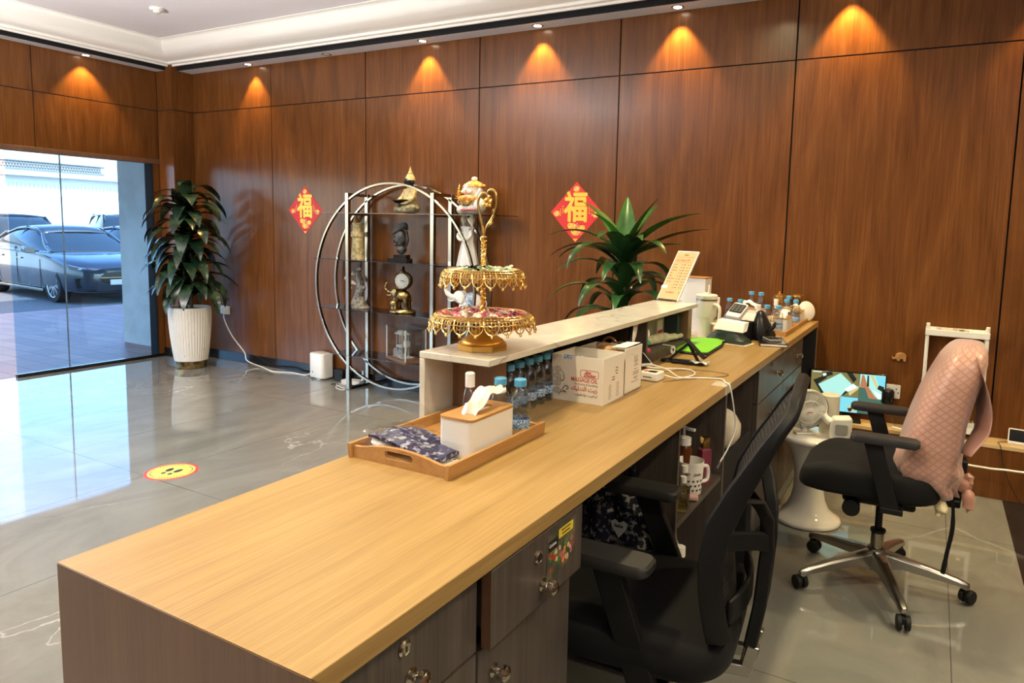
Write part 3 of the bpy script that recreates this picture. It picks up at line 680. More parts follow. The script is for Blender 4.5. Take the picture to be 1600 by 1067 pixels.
b = MB(); b.ball((-.105, -.03, .13), (.04, .035, .03)); b.tube([(.06, -.02, .17), (.12, -.04, .21), (.135, -.04, .25)], [.028, .022, .018], 10, sub=3); b.build('hands', M_ceram, t)
for k in range(8):
    b = MB() if k == 0 else b; b.ball((-.09+k*.025, -.078+.0015*abs(k-3.5)**2, .045), (.011, .008, .010), 8, 6)
b.build('bead_row', M_redink, t)
t = thing('couple_figurine', 'tall white embracing couple figurine, second tier right of the post', 'figurine', (-3.285, 4.52, zs4[2]), -.2)
b = MB()
R = []
for z, rx, ry in ((0, .105, .07), (.02, .10, .068), (.10, .082, .055), (.19, .055, .04), (.23, .058, .042), (.27, .048, .036), (.31, .070, .045), (.315, .03, .03)): R.append([(rx*math.cos(a*.2244)*(1+.05*math.cos(a*1.8)), ry*math.sin(a*.2244)*(1+.05*math.cos(a*1.8)), z) for a in range(28)])
b.rings(R)
b.tube([(-.05, -.02, .275), (-.072, -.04, .235), (-.03, -.052, .205), (.02, -.05, .215)], [.016, .015, .013, .010], 10, sub=4); b.tube([(.055, -.02, .275), (.070, -.04, .235), (.035, -.055, .21), (-.01, -.055, .225)], [.016, .015, .013, .010], 10, sub=4)
b.build('robes', M_ceram, t)
for nm, sx in (('head', -1), ('head', 1)):
    b = MB(); b.lathe([(.013, .295), (.011, .33), (.018, .345), (.025, .36), (.025, .378), (.014, .398), (.002, .41)], c=(sx*.048, 0, 0), seg=18); b.build(nm, P('ivory_glaze', (.72, .65, .50), .25), t)
t = thing('white_elephant', 'white ceramic elephant with raised trunk and blue saddle cloth, third tier', 'figurine', (-3.225, 4.50, zs4[1]), .40)
b = MB(); elephant(b, (0, 0, .0), .235); b.build('body', M_ceram, t)
b = MB(); b.ball((.0, 0, .155), (.070, .070, .070), 18, 12); b.build('saddle_cloth', two('blue_white_cloth', (.12, .22, .42), (.62, .66, .70), 60, .4), t)
# ------------------------------------------------------------------ floor items by the shelf
t = thing('box_speaker', 'white rounded box speaker on the floor left of the round shelf', 'speaker', (-5.02, 4.60, 0), -.12)
b = MB(); b.lathe([(.001, 0), (.07, 0), (.07, .012), (.001, .014)], seg=24, sx=1.1, sy=.7); b.build('foot', M_alu, t)
b = MB(); b.rings([[(x, y, z) for x, y in rrect(w, d, .03)] for z, w, d in ((.014, .195, .125), (.018, .205, .135), (.235, .205, .135), (.243, .195, .125))]); b.build('body', M_white, t, ang=50)
b = MB(); b.text('✦', .030, frame((-.055, -.0680, .055), (1, 0, 0), (0, 0, 1)), .001); b.build('emblem', M_greyink, t)
t = thing('router', 'white router lying on the floor behind the left shelf post', 'router', (-4.62, 4.60, 0), .2)
b = MB(); b.rings([[(x, y, z) for x, y in rrect(.20, .10, .02)] for z in (0, .034)]); b.build('body', M_white, t, bevel=.004)
for sx in (-1, 1): b = MB(); b.bar((sx*.08, .03, .03), (sx*.085, .035, .12), .016, .010); b.build('antenna', M_white, t)
t = thing('adapter_box', 'black power adapter on floor between white speaker and shelf post', 'adapter', (-4.80, 4.62, 0))
b = MB(); b.box(-.05, -.03, 0, .06, .03, .11); b.build('body', M_black, t, bevel=.004)
b = MB(); b.tube([(.03, -.03, .06), (.08, -.05, .03), (.11, -.08, .004), (.05, -.16, .004)], .004, 6, sub=4); b.build('lead', M_black, t)
b = MB(); b.tube([(-4.60, 4.55, .004), (-4.66, 4.46, .004), (-4.60, 4.38, .004), (-4.50, 4.36, .004), (-4.52, 4.40, .004), (-4.63, 4.44, .004), (-4.72, 4.50, .004), (-4.62, 4.53, .006)], .003, 6, sub=6)
tag(b.build('network_cable', M_white), 'thin white cable coiled on the floor by the front shelf post', 'cable')
t = thing('floor_sticker', 'round yellow floor sticker with red rim and two dark footprints', 'sticker', (-3.815, 2.37, 0), .25)
b = MB(); b.lathe([(.142, 0), (.142, .0008), (.122, .0010)], seg=48, cap1=False); b.build('red_rim', P('red_vinyl', (.62, .06, .07), .4), t)
b = MB(); b.lathe([(.124, 0), (.124, .0012), (.001, .0012)], seg=48); b.build('yellow_disc', P('yellow_vinyl', (.64, .60, .12), .4), t)
b = MB()
for sx in (-1, 1):
    o = Matrix.Translation((sx*.027, 0, .0012)) @ Matrix.Rotation(-sx*.12, 4, 'Z'); b.prism(ell(.017, .030, 20, 0, .018), o, .0006); b.prism(ell(.012, .015, 16, 0, -.036), o, .0006)
b.build('footprints', P('navy_print', (.015, .02, .06), .5), t)
b = MB()
for k in range(44):
    if k % 11 in (0, 10): continue
    a = k*2*PI/44; b.prism(rrect(.007, .010, .002, 2), Matrix.Translation((.108*math.cos(a), .108*math.sin(a), .0012)) @ Matrix.Rotation(a+PI/2, 4, 'Z'), .0004)
b.build('rim_print', M_blackink, t)
# ------------------------------------------------------------------ the desk
HC = .92
t = thing('reception_desk', 'long oak veneered reception desk running from the camera to the back wall', 'desk', (-.9, 2.6, 0))
def at(root): return Matrix.Translation(-root.location)
D = at(t)
def yz(b, pts, x0, x1, m): b.rings([[m @ Vector((x, y, z)) for y, z in pts] for x in (x0, x1)])
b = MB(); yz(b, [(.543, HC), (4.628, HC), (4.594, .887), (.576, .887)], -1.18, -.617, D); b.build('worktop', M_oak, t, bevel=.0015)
b = MB(); yz(b, [(.5432, HC-.0006), (.576, .8866), (.576, 0), (.5432, 0)], -1.18, -.617, D); b.build('end_panel', M_oak_shaded, t, bevel=.0015)
b = MB(); yz(b, [(4.628, HC), (4.594, .887), (4.594, 0), (4.628, 0)], -1.18, -.617, D); b.build('end_panel', M_oak_shaded, t, bevel=.0015)
b = MB(); b.box(-1.178, .577, 0, -1.15, 4.593, .886, D); b.build('back_panel', M_dark, t)
M_knob = M_nickel
def knob(x, y, z, par, r=.0150):
    b = MB(); m = frame((x, y, z), (0, 1, 0), (0, 0, 1))
    b.lathe([(.012, 0), (.013, .003), (.006, .006), (.006, .012), (r*.75, .015), (r, .022), (r*.92, .030), (r*.5, .035), (.001, .036)], m=m, seg=72, rib=lambda a, z: .05*math.sin(a*9+z*60) if .014 < z < .0345 else 0)
    return b.build('knob', M_knob, par)
def lock(x, y, z, par):
    b = MB(); m = frame((x, y, z), (0, 1, 0), (0, 0, 1))
    b.lathe([(.0125, 0), (.0130, .003), (.0095, .0055), (.008, .004), (.008, .006), (.001, .006)], m=m, seg=28)
    o = b.build('lock', M_knob, par)
    b = MB(); b.prism(rrect(.0025, .009, .001, 2), m @ Matrix.Translation((0, 0, .006)), .0006); b.build('keyhole', M_blackink, par)
    return o
t = thing('drawer_cabinet', 'grey oak drawer cabinet under the near end of the desk, one drawer ajar', 'cabinet', (-.9, .93, 0))
D = at(t)
b = MB()
for w in ((-1.145, .58, .05, -.672, .598, .884), (-1.145, 1.262, .05, -.672, 1.285, .884), (-1.145, .925, .05, -.672, .943, .884), (-1.145, .58, .05, -.672, 1.285, .07), (-1.145, .58, .05, -1.13, 1.285, .884), (-1.145, .58, .865, -.70, 1.285, .884), (-1.12, .60, 0, -.73, 1.28, .05)): b.box(*w, D)
b.build('carcass', M_dark, t)
def front(name, y0, y1, z0, z1, x, kn=None, lk=None, th=.019, root=None, box=False):
    root = root or t; D = at(root)
    b = MB(); b.box(x-th, y0, z0, x, y1, z1, D)
    o = b.build(name, M_dark, root, bevel=.0012)
    if kn: knob(x+D.translation.x, kn[0]+D.translation.y, kn[1], o)
    if lk: lock(x+D.translation.x, lk[0]+D.translation.y, lk[1], o)
    return o
front('drawer', .582, .932, .728, .874, -.650, (.760, .785), (.745, .838))
front('door', .582, .932, .062, .722, -.650, (.80, .66))
front('door', .938, 1.283, .062, .722, -.650, (.985, .664))
dr = front('drawer', .938, 1.283, .735, .878, -.624, (1.112, .775), (1.094, .838))
D = at(t); b = MB(); b.box(-.6435, .9372, .7345, -.6245, .9386, .8785, D); b.build('edge_band', M_edge, dr)
b = MB()
for w in ((-1.05, .955, .75, -.643, .967, .855), (-1.05, 1.254, .75, -.643, 1.266, .855), (-1.05, .955, .75, -.643, 1.266, .757)): b.box(*w, D)
b.build('drawer_box', M_dark, dr)
ds = thing('food_sticker', 'colourful food advert sticker with yellow strip on the open drawer front', 'sticker', (-.6234, 1.19, .815))
m = frame((0, 0, 0), (0, 1, 0), (0, 0, 1))
b = MB(); b.prism([(-.062, -.050), (.058, -.032), (.060, .052), (-.060, .048)], m, .0006); b.build('sheet', two('menu_print', (.05, .06, .035), (.16, .13, .08), 25, .4), ds)
o = m @ Matrix.Translation((0, 0, .0006))
b = MB(); b.prism(rrect(.062, .019, .002, 2, .017, .036), o, .0004); b.build('yellow_strip', P('yellow_print', (.75, .58, .05), .4), ds)
b = MB()
for k, w in ((0, .040), (1, .034)): b.prism(rrect(w, .0028, .0008, 2, .016, .0405-k*.008), o @ Matrix.Translation((0, 0, .0005)), .0002)
b.build('lettering', M_blackink, ds)
b = MB(); b.prism(rrect(.040, .022, .001, 2, -.036, .024), o, .0004); b.build('dark_logo_block', M_blackink, ds)
b = MB(); b.text('Cuisine', .0095, o @ Matrix.Translation((-.053, .022, .0006)), .0003); b.build('logo_lettering', M_paper, ds)
rnd = random.Random(3)
for nm, c in (('red_dishes', (.42, .04, .03)), ('green_dishes', (.08, .20, .04)), ('orange_dishes', (.62, .24, .04)), ('pale_dishes', (.62, .52, .36)), ('pink_dishes', (.45, .12, .16))):
    b = MB()
    for k in range(9):
        x, y = rnd.uniform(-.052, .048), rnd.uniform(-.026, .012); b.prism(ell(rnd.uniform(.003, .006), rnd.uniform(.004, .008), 9, x, y), o, .0003+.0001*rnd.random())
    b.build(nm, P(nm, c, .4), ds)['kind'] = 'stuff'
b = MB(); R = []
for i in range(13):
    y = 1.02+.18*i/12; R.append([(-.64-.012*math.sin(i*.6), y, .8798), (-.628+.004*math.sin(i), y, .8835+.0030*math.sin(i*.5))])
b.rings(R, closed=False); tag(b.build('paper_sheet', M_paper, solid=.0006), 'white paper corner sticking out above the open drawer', 'paper')
# shelf cabinet in the middle
t = thing('shelf_cabinet', 'open dark shelf cabinet under the middle of the desk holding bottles and mug', 'cabinet', (-.9, 2.28, 0))
D = at(t)
b = MB(); b.box(-1.145, 2.0, .04, -.65, 2.018, .885, D); b.build('side_panel', M_dark, t)
b = MB(); b.box(-1.145, 2.542, .04, -.65, 2.56, .885, D); b.build('side_panel', M_dark, t)
b = MB(); b.box(-1.145, 2.019, .04, -1.13, 2.541, .885, D); b.build('back', M_dark, t)
b = MB(); b.box(-1.13, 2.0185, .525, -.655, 2.5415, .545, D); b.build('shelf', M_dark, t)
b = MB(); b.box(-1.13, 2.0185, .09, -.655, 2.5415, .11, D); b.build('bottom_shelf', M_dark, t)
b = MB(); b.box(-1.12, 2.01, 0, -.70, 2.55, .089, D); b.build('plinth', M_blackmatte, t)
# far cabinet
t = thing('drawer_cabinet', 'closed grey oak drawer cabinet under the far end of the desk', 'cabinet', (-.9, 3.65, 0))
D = at(t)
b = MB(); b.box(-1.145, 3.10, .05, -.67, 4.27, .884, D); b.box(-1.12, 3.12, 0, -.72, 4.25, .05, D); b.build('carcass', M_dark, t)
for k, (a, c) in enumerate(((3.102, 3.690), (3.696, 4.268))):
    front('drawer', a, c, .70, .876, -.650, ((a+c)/2+.1, .778), ((a+c)/2-.02, .838), root=t)
    front('door', a, (a+c)/2-.002, .07, .694, -.650, ((a+c)/2-.03, .60), root=t)
    front('door', (a+c)/2+.002, c, .07, .694, -.650, ((a+c)/2+.03, .60), root=t)
# ------------------------------------------------------------------ raised marble ledge
ZM = 1.125
t = thing('marble_ledge', 'raised white marble counter ledge with oak core on the visitor side of the desk', 'counter ledge', (-1.1, 2.3, 0))
D = at(t)
b = MB(); b.box(-1.2, 1.437, ZM-.018, -.974, 3.195, ZM, D); b.build('top_slab', M_marble, t, bevel=.002)
b = MB(); b.box(-1.2, 1.437, 0, -1.183, 3.195, ZM-.0185, D); b.build('front_slab', M_marble, t, bevel=.002)
b = MB(); b.box(-1.1825, 1.562, HC+.0005, -1.042, 1.625, ZM-.019, D); b.build('oak_core', M_oak_shaded, t, bevel=.001)
b = MB(); b.box(-1.1825, 3.135, HC+.0005, -1.0, 3.19, ZM-.019, D); b.build('end_core', M_oak_shaded, t)
b = MB(); b.box(-1.182, 1.626, HC+.0005, -1.168, 3.134, ZM-.019, D); b.build('back_board', M_blackmatte, t)
b = MB(); b.box(-1.167, 2.60, HC+.0005, -1.0, 2.616, ZM-.019, D); b.build('divider', M_dark, t)
b = MB(); b.box(-1.167, 2.617, HC+.0005, -1.0, 3.134, HC+.036, D); b.build('raised_base', M_dark, t)
# ------------------------------------------------------------------ bottles
def bottle_parts(t, h=.150, r=.0262, cap=None, label=True, fill=.93):
    s = h/.150
    prof = [(.001, .004*s), (r*.55, .002*s), (r*.92, 0), (r, .006*s), (r, .016*s), (r*.95, .020*s), (r, .024*s), (r, .050*s), (r*.94, .055*s), (r, .060*s), (r, .066*s), (r*.94, .071*s), (r, .076*s), (r*.99, .092*s), (r*.86, .108*s), (r*.60, .121*s), (r*.44, .128*s), (r*.42, .136*s)]
    b = MB(); b.lathe(prof, seg=24); b.build('bottle_body', M_pet, t, ang=60)
    b = MB(); b.lathe([(max(.0005, q-.0012), z+.001) for q, z in prof if z <= .118*s*fill+.01], seg=24); b.build('water', M_water, t, ang=60)
    if label:
        b = MB(); b.lathe([(r+.0004, .025*s), (r+.0008, .026*s), (r+.0008, .049*s), (r+.0004, .050*s)], seg=24, cap0=False, cap1=False); b.build('bottle_label', M_label, t)
    b = MB(); b.lathe([(r*.60, .132*s), (r*.60, .148*s), (r*.52, .150*s), (.001, .150*s)], seg=30, rib=lambda a, z: .02*math.cos(a*15)); b.build('cap', cap or M_cap, t)
t = thing('water_bottle', 'small water bottle with blue cap at the right corner of the near tray', 'bottle', (-.905, 1.478, HC+.009), 0, 'small water bottles with blue caps')
bottle_parts(t); wb = t
dup(wb, (-.955, 1.462, HC+.009), 1.0, 'small water bottle with blue cap behind the tissue in the near tray')
ords = ('nearest', 'second', 'third', 'fourth', 'fifth', 'sixth')
for k, (x, y) in enumerate(((-1.055, 1.660), (-1.057, 1.716), (-1.057, 1.771), (-1.058, 1.826), (-1.060, 1.881), (-1.085, 1.945))):
    w = ords[k] if k < 5 else 'last'
    dup(wb, (x, y, HC), .5*k, f'{w} water bottle in the row under the marble ledge, counted from the tray' if k < 5 else 'last water bottle in the row under the ledge, tucked behind the massage oil box')
t = thing('slim_bottle', 'slim clear sanitiser bottle with white cap behind the near tissue box', 'bottle', (-1.02, 1.42, HC+.009))
b = MB(); b.lathe([(.012, 0), (.0185, .001), (.0185, .10), (.014, .118), (.011, .124), (.011, .132)], seg=24); b.build('bottle_body', M_pet, t)
b = MB(); b.lathe([(.0125, .126), (.0125, .160), (.010, .163), (.001, .163)], seg=24); b.build('cap', M_white, t)
slim = t
# ------------------------------------------------------------------ bamboo tray with its contents
def tray(label, loc, rz, w, l, h=.034):
    t = thing('bamboo_tray', label, 'tray', loc, rz, 'bamboo trays on the desk')
    b = MB(); b.box(-w/2+.004, -l/2+.004, .001, w/2-.004, l/2-.004, .007); b.build('tray_base', M_bamboo, t)
    for sx in (-1, 1):
        b = MB(); x = sx*w/2; b.rings([[(x-sx*.010, y, 0), (x, y, 0), (x+sx*.004, y, h), (x-sx*.006, y, h)] for y in (-l/2-.007, l/2+.007)]); b.build('side_board', M_bamboo, t, bevel=.0012)
    for sy in (-1, 1):
        w2_ = w/2-.0105; top = [(w2_*(1-2*k/16), h*.82+h*.42*math.sin(PI*min(1, max(0, (k-1.5)/13)))**.8) for k in range(17)]
        outer = [(-w2_, 0), (w2_, 0), (w2_, h*.82)]+top[1:-1]+[(-w2_, h*.82)]
        b = MB(); b.plate([outer, rrect(.080, .017, .008, 5, 0, h*.72)[::-1]], frame((0, sy*(l/2-.005), 0), (1, 0, 0), (0, 0, 1)), .010); b.build('handle_board', M_bamboo, t, bevel=.0008)
    return t
tray('bamboo serving tray with handle slots on the near part of the desk', (-1.022, 1.352, HC), 0, .290, .398)
t = thing('tissue_box', 'white tissue box with bamboo lid in the near tray', 'tissue box', (-.940, 1.342, HC+.008), .0, 'white tissue boxes with bamboo lids')
b = MB(); b.rings([[(x, y, z) for x, y in rrect(.096, .182, .014)] for z in (0, .090)]); b.build('box_body', M_white, t, ang=50)
b = MB(); b.plate([rrect(.098, .184, .015), rrect(.022, .115, .010)[::-1]], Matrix.Translation((0, 0, .0935)), .006); b.build('lid', M_bamboo, t)
def tissue(par, s=1, seed=1, lean=(.0, .05)):
    rnd = random.Random(seed); b = MB(); ph = [rnd.uniform(0, 6) for _ in range(6)]
    def fn(u, v):
        q = v-.5; x = q*.052*s*(1-.35*abs(u-.45))+.006*math.sin(u*6+ph[1])+lean[0]*u
        z = .098+.004*math.sin(u*9+ph[2])+(.005+.030*u+.010*math.sin(PI*min(1, u*1.3)))*s+.016*s*(1-(2*q)**2)*(.4+.6*math.sin(PI*u))+.006*math.sin(u*13+v*7+ph[3])*math.sin(v*9+ph[4])+.004*math.sin(v*17+u*5)
        if u < .12: z = .090+(z-.090)*(u/.12)
        return Vector((x, -.050+.125*u*s+.006*math.sin(v*8+ph[5]), z))
    b.grid(fn, 26, 16); return b.build('tissue', M_paper, par, solid=.0008, ang=25)
tissue(t, 1.0, 4, (.012, .05)); tb = t
t = thing('folded_packet', 'navy patterned folded packet in clear wrap lying in the near tray', 'packet', (-1.035, 1.232, HC+.030), -.10)
b = MB(); R = []
for i in range(15):
    u = i/14; x = -.105+.21*u; zz = .006*math.sin(u*5)+.012*(1-u)
    R.append([(x, y, zz+.003*math.sin(y*90+u*7)+s*(.006-.003*abs(j-3)/3)) for s, js in ((-1, range(7)), (1, range(6, -1, -1))) for j in js for y in [(-.055+.11*j/6)*(1-.12*u)]])
b.rings(R); b.build('cloth', two('navy_toile', (.012, .016, .075), (.40, .40, .46), 75, .35, .52, .62), t, ang=50)
b = MB(); b.grid(lambda u, v: Vector((-.118+.24*u, -.066+.132*v, .013+.012*(1-u)+.004*math.sin(u*17+v*9)*math.sin(v*13))), 18, 12); b.build('clear_wrap', M_wrap, t)
t = thing('lace_doily', 'round cream lace doily under the packet in the near tray', 'doily', (-.945, 1.205, HC+.0085))
b = MB(); R = [[(r*math.cos(a*.0982)*(1+(.05*math.cos(a*.0982*16) if r > .05 else 0)), r*math.sin(a*.0982)*.72, .0015) for a in range(64)] for r in (.002, .03, .045)]
b.rings(R, cap1=False); b.build('centre', two('lace_cream', (.55, .50, .40), (.80, .76, .66), 30, .8), t, solid=.001)
for k in range(20):
    a = k*PI/10; b = MB() if k == 0 else b; b.tube([(math.cos(a)*.046+.008*math.cos(q), math.sin(a)*.034+.007*math.sin(q), .002) for q in [j*PI/5 for j in range(10)]], .0013, 5, closed=True)
b.build('lace_rim', M_paper, t)
t = thing('cotton_pouch', 'cream clear wrapped pouch at the left end of the near tray', 'packet', (-1.115, 1.235, HC+.012), .2)
b = MB(); b.ball((0, 0, .016), (.045, .055, .018), 20, 12); b.build('pouch', two('cream_cloth', (.50, .44, .33), (.75, .70, .60), 40, .6), t)
b = MB(); b.grid(lambda u, v: Vector((-.055+.11*u, -.065+.13*v, .020+.022*math.sin(PI*u)*math.sin(PI*v)+.003*math.sin(u*15+v*12))), 14, 14); b.build('clear_wrap', M_wrap, t)
# ------------------------------------------------------------------ massage oil boxes
t = thing('carton_box', 'open white carton printed MASSAGE OIL beside the row of water bottles', 'box', (-.960, 1.988, HC), 0, 'white massage oil cartons')
w, d, h = .181, .160, .146
b = MB(); m = frame((0, -d/2, 0), (1, 0, 0), (0, 0, 1))
b.plate([[(-w/2, 0), (w/2, 0), (w/2, h), (-.020, h), (-.022, h-.013), (-.052, h-.013), (-.054, h), (-w/2, h)]], m @ Matrix.Translation((0, 0, .0)), .0016); b.build('front_wall', M_card, t)
b = MB(); b.box(-w/2, d/2-.0016, 0, w/2, d/2, h); b.build('back_wall', M_card, t)
for sx in (-1, 1): b = MB(); b.box(sx*w/2-.0008, -d/2, 0, sx*w/2+.0008, d/2, h); b.build('side_wall', M_card, t)
b = MB(); b.box(-w/2, -d/2, 0, w/2, d/2, .002); b.build('bottom', M_card, t)
b = MB(); o = frame((0, -d/2-.0010, 0), (1, 0, 0), (0, 0, 1))
tx = lambda s, x, z, size, mat, **k: b.text(s, size, o @ Matrix.Translation((x, z, 0)), .0004, **k)
tx('MASSAGE OIL', .072, .0665, .0190, 0, align='RIGHT', sx=.80, bold=.0002)
tx('Skin', .048, .0935, .0125, 0, align='RIGHT', bold=.0004, shear=.25); tx('Doctor', .064, .0845, .0135, 0, align='RIGHT', bold=.0005, shear=.25)
b.plate([rrect(.064, .024, .007, 5, .043, .0935), rrect(.061, .021, .006, 5, .043, .0935)[::-1]], o, .0004)
tx('\uFEDA\uFEF4\uFEDF\uFEAA\uFE98\uFEDF\uFE8D \uFE96\uFEF3\uFEAF', .072, .0385, .0185, 0, align='RIGHT', bold=.0003)
b.build('red_lettering', M_redink, t)
b = MB(); tx('Hydrating & Soothing', .072, .0560, .0092, 0, align='RIGHT')
b.build('grey_lettering', M_greyink, t)
b = MB(); tx('\uFED2\uFEF4\uFEC8\uFEE8\uFE97\uFEED \uFE90\uFEF4\uFEC3\uFEAE\uFE97', .072, .0225, .0125, 0, align='RIGHT', bold=.0002)
b.build('black_lettering', M_greyink, t)
b = MB()
for k, z in enumerate((.098, .076, .054, .030)):
    b.plate([ell(.0125, .0100, 20, -.070, z), ell(.0108, .0084, 20, -.070, z)[::-1]], o, .0004)
    b.plate([ell(.0070, .0060, 16, -.070, z), ell(.0056, .0047, 16, -.070, z)[::-1]], o, .0004); b.prism(rrect(.0016, .012, .0005, 2, -.070, z), o, .0003)
sp = [(-.066, .014), (-.054, .030), (-.044, .046), (-.036, .048), (-.030, .042), (-.033, .036), (-.037, .039)]
b.tube([o @ Vector((x, y, .0004)) for x, y in sp], [.0010, .0016, .0018, .0014, .0010], 6, sub=6)
b.tube([o @ Vector((x, y, .0004)) for x, y in ((-.060, .100), (-.048, .085), (-.046, .068), (-.056, .062), (-.060, .070))], [.0006, .0012, .0018, .0014], 6, sub=6)
b.tube([o @ Vector((x, y, .0004)) for x, y in ((-.056, .026), (-.044, .030), (-.034, .024))], [.0008, .0026, .0006], 6, sub=5)
for x, y in ((-.050, .090), (-.047, .083), (-.046, .052)): b.prism(ell(.0012, .0012, 8, x, y), o, .0004)
b.build('scroll_print', M_greyink, t)
b = MB(); o2 = frame((w/2+.0009, 0, 0), (0, 1, 0), (0, 0, 1))
for x, y, q in ((.02, .105, .018), (.018, .096, .022), (.02, .087, .016), (-.005, .078, .020), (-.006, .070, .024)): b.prism(rrect(q, .0035, .001, 2, x, y), o2, .0003)
for x in (-.03, .03):
    for y in (.018, .034, .050): b.plate([ell(.010, .0075, 14, x, y), ell(.0085, .006, 14, x, y)[::-1]], o2, .0003); b.prism(rrect(.007, .002, .0005, 2, x, y), o2, .0003)
b.build('side_print', M_greyink, t)
t2 = thing('folded_leaflet', 'blue and white sachet poking out of the open massage oil carton', 'packet', (-.985, 1.925, HC+.118), .1)
b = MB(); b.box(-.035, -.002, 0, .030, .002, .026, Matrix.Rotation(-.25, 4, 'X')); b.build('sachet', M_label, t2)
for k, (x, y) in enumerate(((-.985, 1.99), (-.93, 2.01))):
    b = MB(); b.box(x-.02, y-.015, HC+.003, x+.02, y+.015, HC+.09); tag(b.build('small_carton', M_card, bevel=.001), ('small white carton inside the open massage oil box, left one' , 'small white carton inside the open massage oil box, right one')[k], 'box')
t = thing('carton_box', 'second white carton standing behind the MASSAGE OIL carton', 'box', (-.960, 2.152, HC), 0, 'white massage oil cartons')
b = MB(); w2, d2, h2 = .179, .150, .152
for q in ((-w2/2, -d2/2, 0, -w2/2+.002, d2/2, h2-.01), (w2/2-.002, -d2/2, 0, w2/2, d2/2, h2), (-w2/2, -d2/2, 0, w2/2, -d2/2+.002, h2-.035), (-w2/2, d2/2-.002, 0, w2/2, d2/2, h2-.01), (-w2/2, -d2/2, 0, w2/2, d2/2, .002)): b.box(*q)
b.build('carton_walls', M_card, t)
b = MB(); b.box(w2/2-.05, -d2/2+.02, h2-.002, w2/2, d2/2, h2, Matrix.Rotation(-.05, 4, 'Y')); b.build('flap', M_card, t)
b = MB(); o2 = frame((w2/2+.0002, 0, 0), (0, 1, 0), (0, 0, 1))
b.plate([rrect(.030, .022, .005, 4, .022, .108), rrect(.027, .019, .004, 4, .022, .108)[::-1]], o2, .0003)
b.text('Skin', .0075, o2 @ Matrix.Translation((.012, .109, 0)), .0003); b.text('Doctor', .0075, o2 @ Matrix.Translation((.011, .101, 0)), .0003)
for x, y, q in ((.022, .092, .022), (.022, .086, .038), (.020, .074, .030), (.022, .046, .040), (.022, .041, .030), (.015, .032, .060)): b.prism(rrect(q, .0022, .0008, 2, x, y), o2, .0003)
for k in range(5): b.plate([rrect(.007, .013, .002, 3, .002+k*.010, .060), rrect(.005, .010, .0015, 3, .002+k*.010, .060)[::-1]], o2, .0003)
b.build('side_print', M_greyink, t)
M_cookie = two('biscuit', (.42, .20, .06), (.72, .46, .20), 30, .5)
cook = []
for k, (x, y, rz, lb) in enumerate(((-1.01, 2.10, .3, 'tan biscuit pack on top of the second carton, nearest the marble ledge'), (-.965, 2.155, 1.2, 'tan biscuit pack in the middle of the second carton'), (-.915, 2.12, .7, 'tan biscuit pack at the front right of the second carton'), (-1.0, 2.19, 2.0, 'tan biscuit pack at the back of the second carton'))):
    if k == 0:
        t = thing('biscuit_pack', lb, 'packet', (x, y, HC+.118), rz, 'wrapped biscuit packs')
        b = MB(); b.ball((0, 0, .012), (.036, .026, .013), 18, 10); b.build('biscuits', M_cookie, t)
        b = MB(); b.grid(lambda u, v: Vector((-.052+.104*u, -.034+.068*v, .012+.018*math.sin(PI*u)**.8*math.sin(PI*v)**.8+.002*math.sin(u*16+v*11))), 12, 10); b.build('wrapper', M_wrap, t)
        pack = t
    else: dup(pack, (x, y, HC+.116+.004*(k % 2)), rz, lb)
# ------------------------------------------------------------------ devices on the desk
t = thing('tablet', 'white tablet with black screen propped against the second carton', 'tablet', (-.985, 2.51, HC), 0)
m = frame((0, 0, .010), (.60, .80, -.02), (-.74, .55, .42)) @ Matrix.Translation((0, .085, 0))
b = MB(); b.prism(rrect(.115, .17, .010), m, .008); b.build('tablet_shell', M_white, t, bevel=.0015)
b = MB(); b.prism(rrect(.103, .148, .003), m @ Matrix.Translation((0, 0, .008)), .0005); b.build('screen', M_blackgloss, t)
b = MB(); b.tube([m @ Vector((0, .03, 0)), (-.02, .10, .002)], .004, 6); b.build('prop', M_white, t)
t = thing('charging_hub', 'white charging adapter with dark display window beside the second carton', 'adapter', (-.882, 2.362, HC), -.06)
b = MB(); b.rings([[(x, y, z) for x, y in rrect(.072, .070, .008)] for z in (.001, .030)]); b.build('body', M_white, t, bevel=.002)
b = MB(); b.box(-.010, -.018, .030, .022, .012, .0307); b.build('display', M_blackgloss, t)
b = MB(); b.box(-.026, -.018, .030, -.014, .012, .0307); b.build('red_print', M_redink, t)
b = MB(); b.box(-.02, -.0353, .012, .015, -.0349, .017); b.build('side_print', M_greyink, t)
b = MB(); b.tube([(-.845, 2.39, HC+.016), (-.80, 2.42, HC+.004), (-.77, 2.52, HC+.004), (-.82, 2.60, HC+.004), (-.92, 2.56, HC+.004), (-.95, 2.48, HC+.02), (-.91, 2.43, HC+.04), (-.86, 2.47, HC+.02), (-.80, 2.44, HC+.004), (-.72, 2.48, HC+.004), (-.66, 2.50, HC+.004), (-.632, 2.45, HC+.004), (-.609, 2.43, HC-.004), (-.596, 2.45, .83), (-.590, 2.46, .76), (-.600, 2.42, .70), (-.615, 2.37, .655)], .0028, 8, sub=8)
o = b.build('charging_cable', M_white); tag(o, 'white charging cable looping on the desk and hanging over its edge', 'cable')
b = MB(); b.cyl((-.615, 2.37, .655), (-.622, 2.36, .632), .005, seg=10); b.build('connector', M_alu, o)
b = MB(); b.tube([(-.90, 2.50, HC+.002), (-.80, 2.62, HC+.002), (-.68, 2.62, HC+.002), (-.665, 2.57, HC+.002), (-.74, 2.47, HC+.002), (-.83, 2.34, HC+.002)], .0012, 6, sub=8)
tag(b.build('thin_cable', M_edge), 'thin brown wire lying in a bend on the desk beyond the cartons', 'cable')
t = thing('tape_strip', 'piece of clear tape holding the white cable at the desk edge', 'tape', (-.64, 2.43, HC))
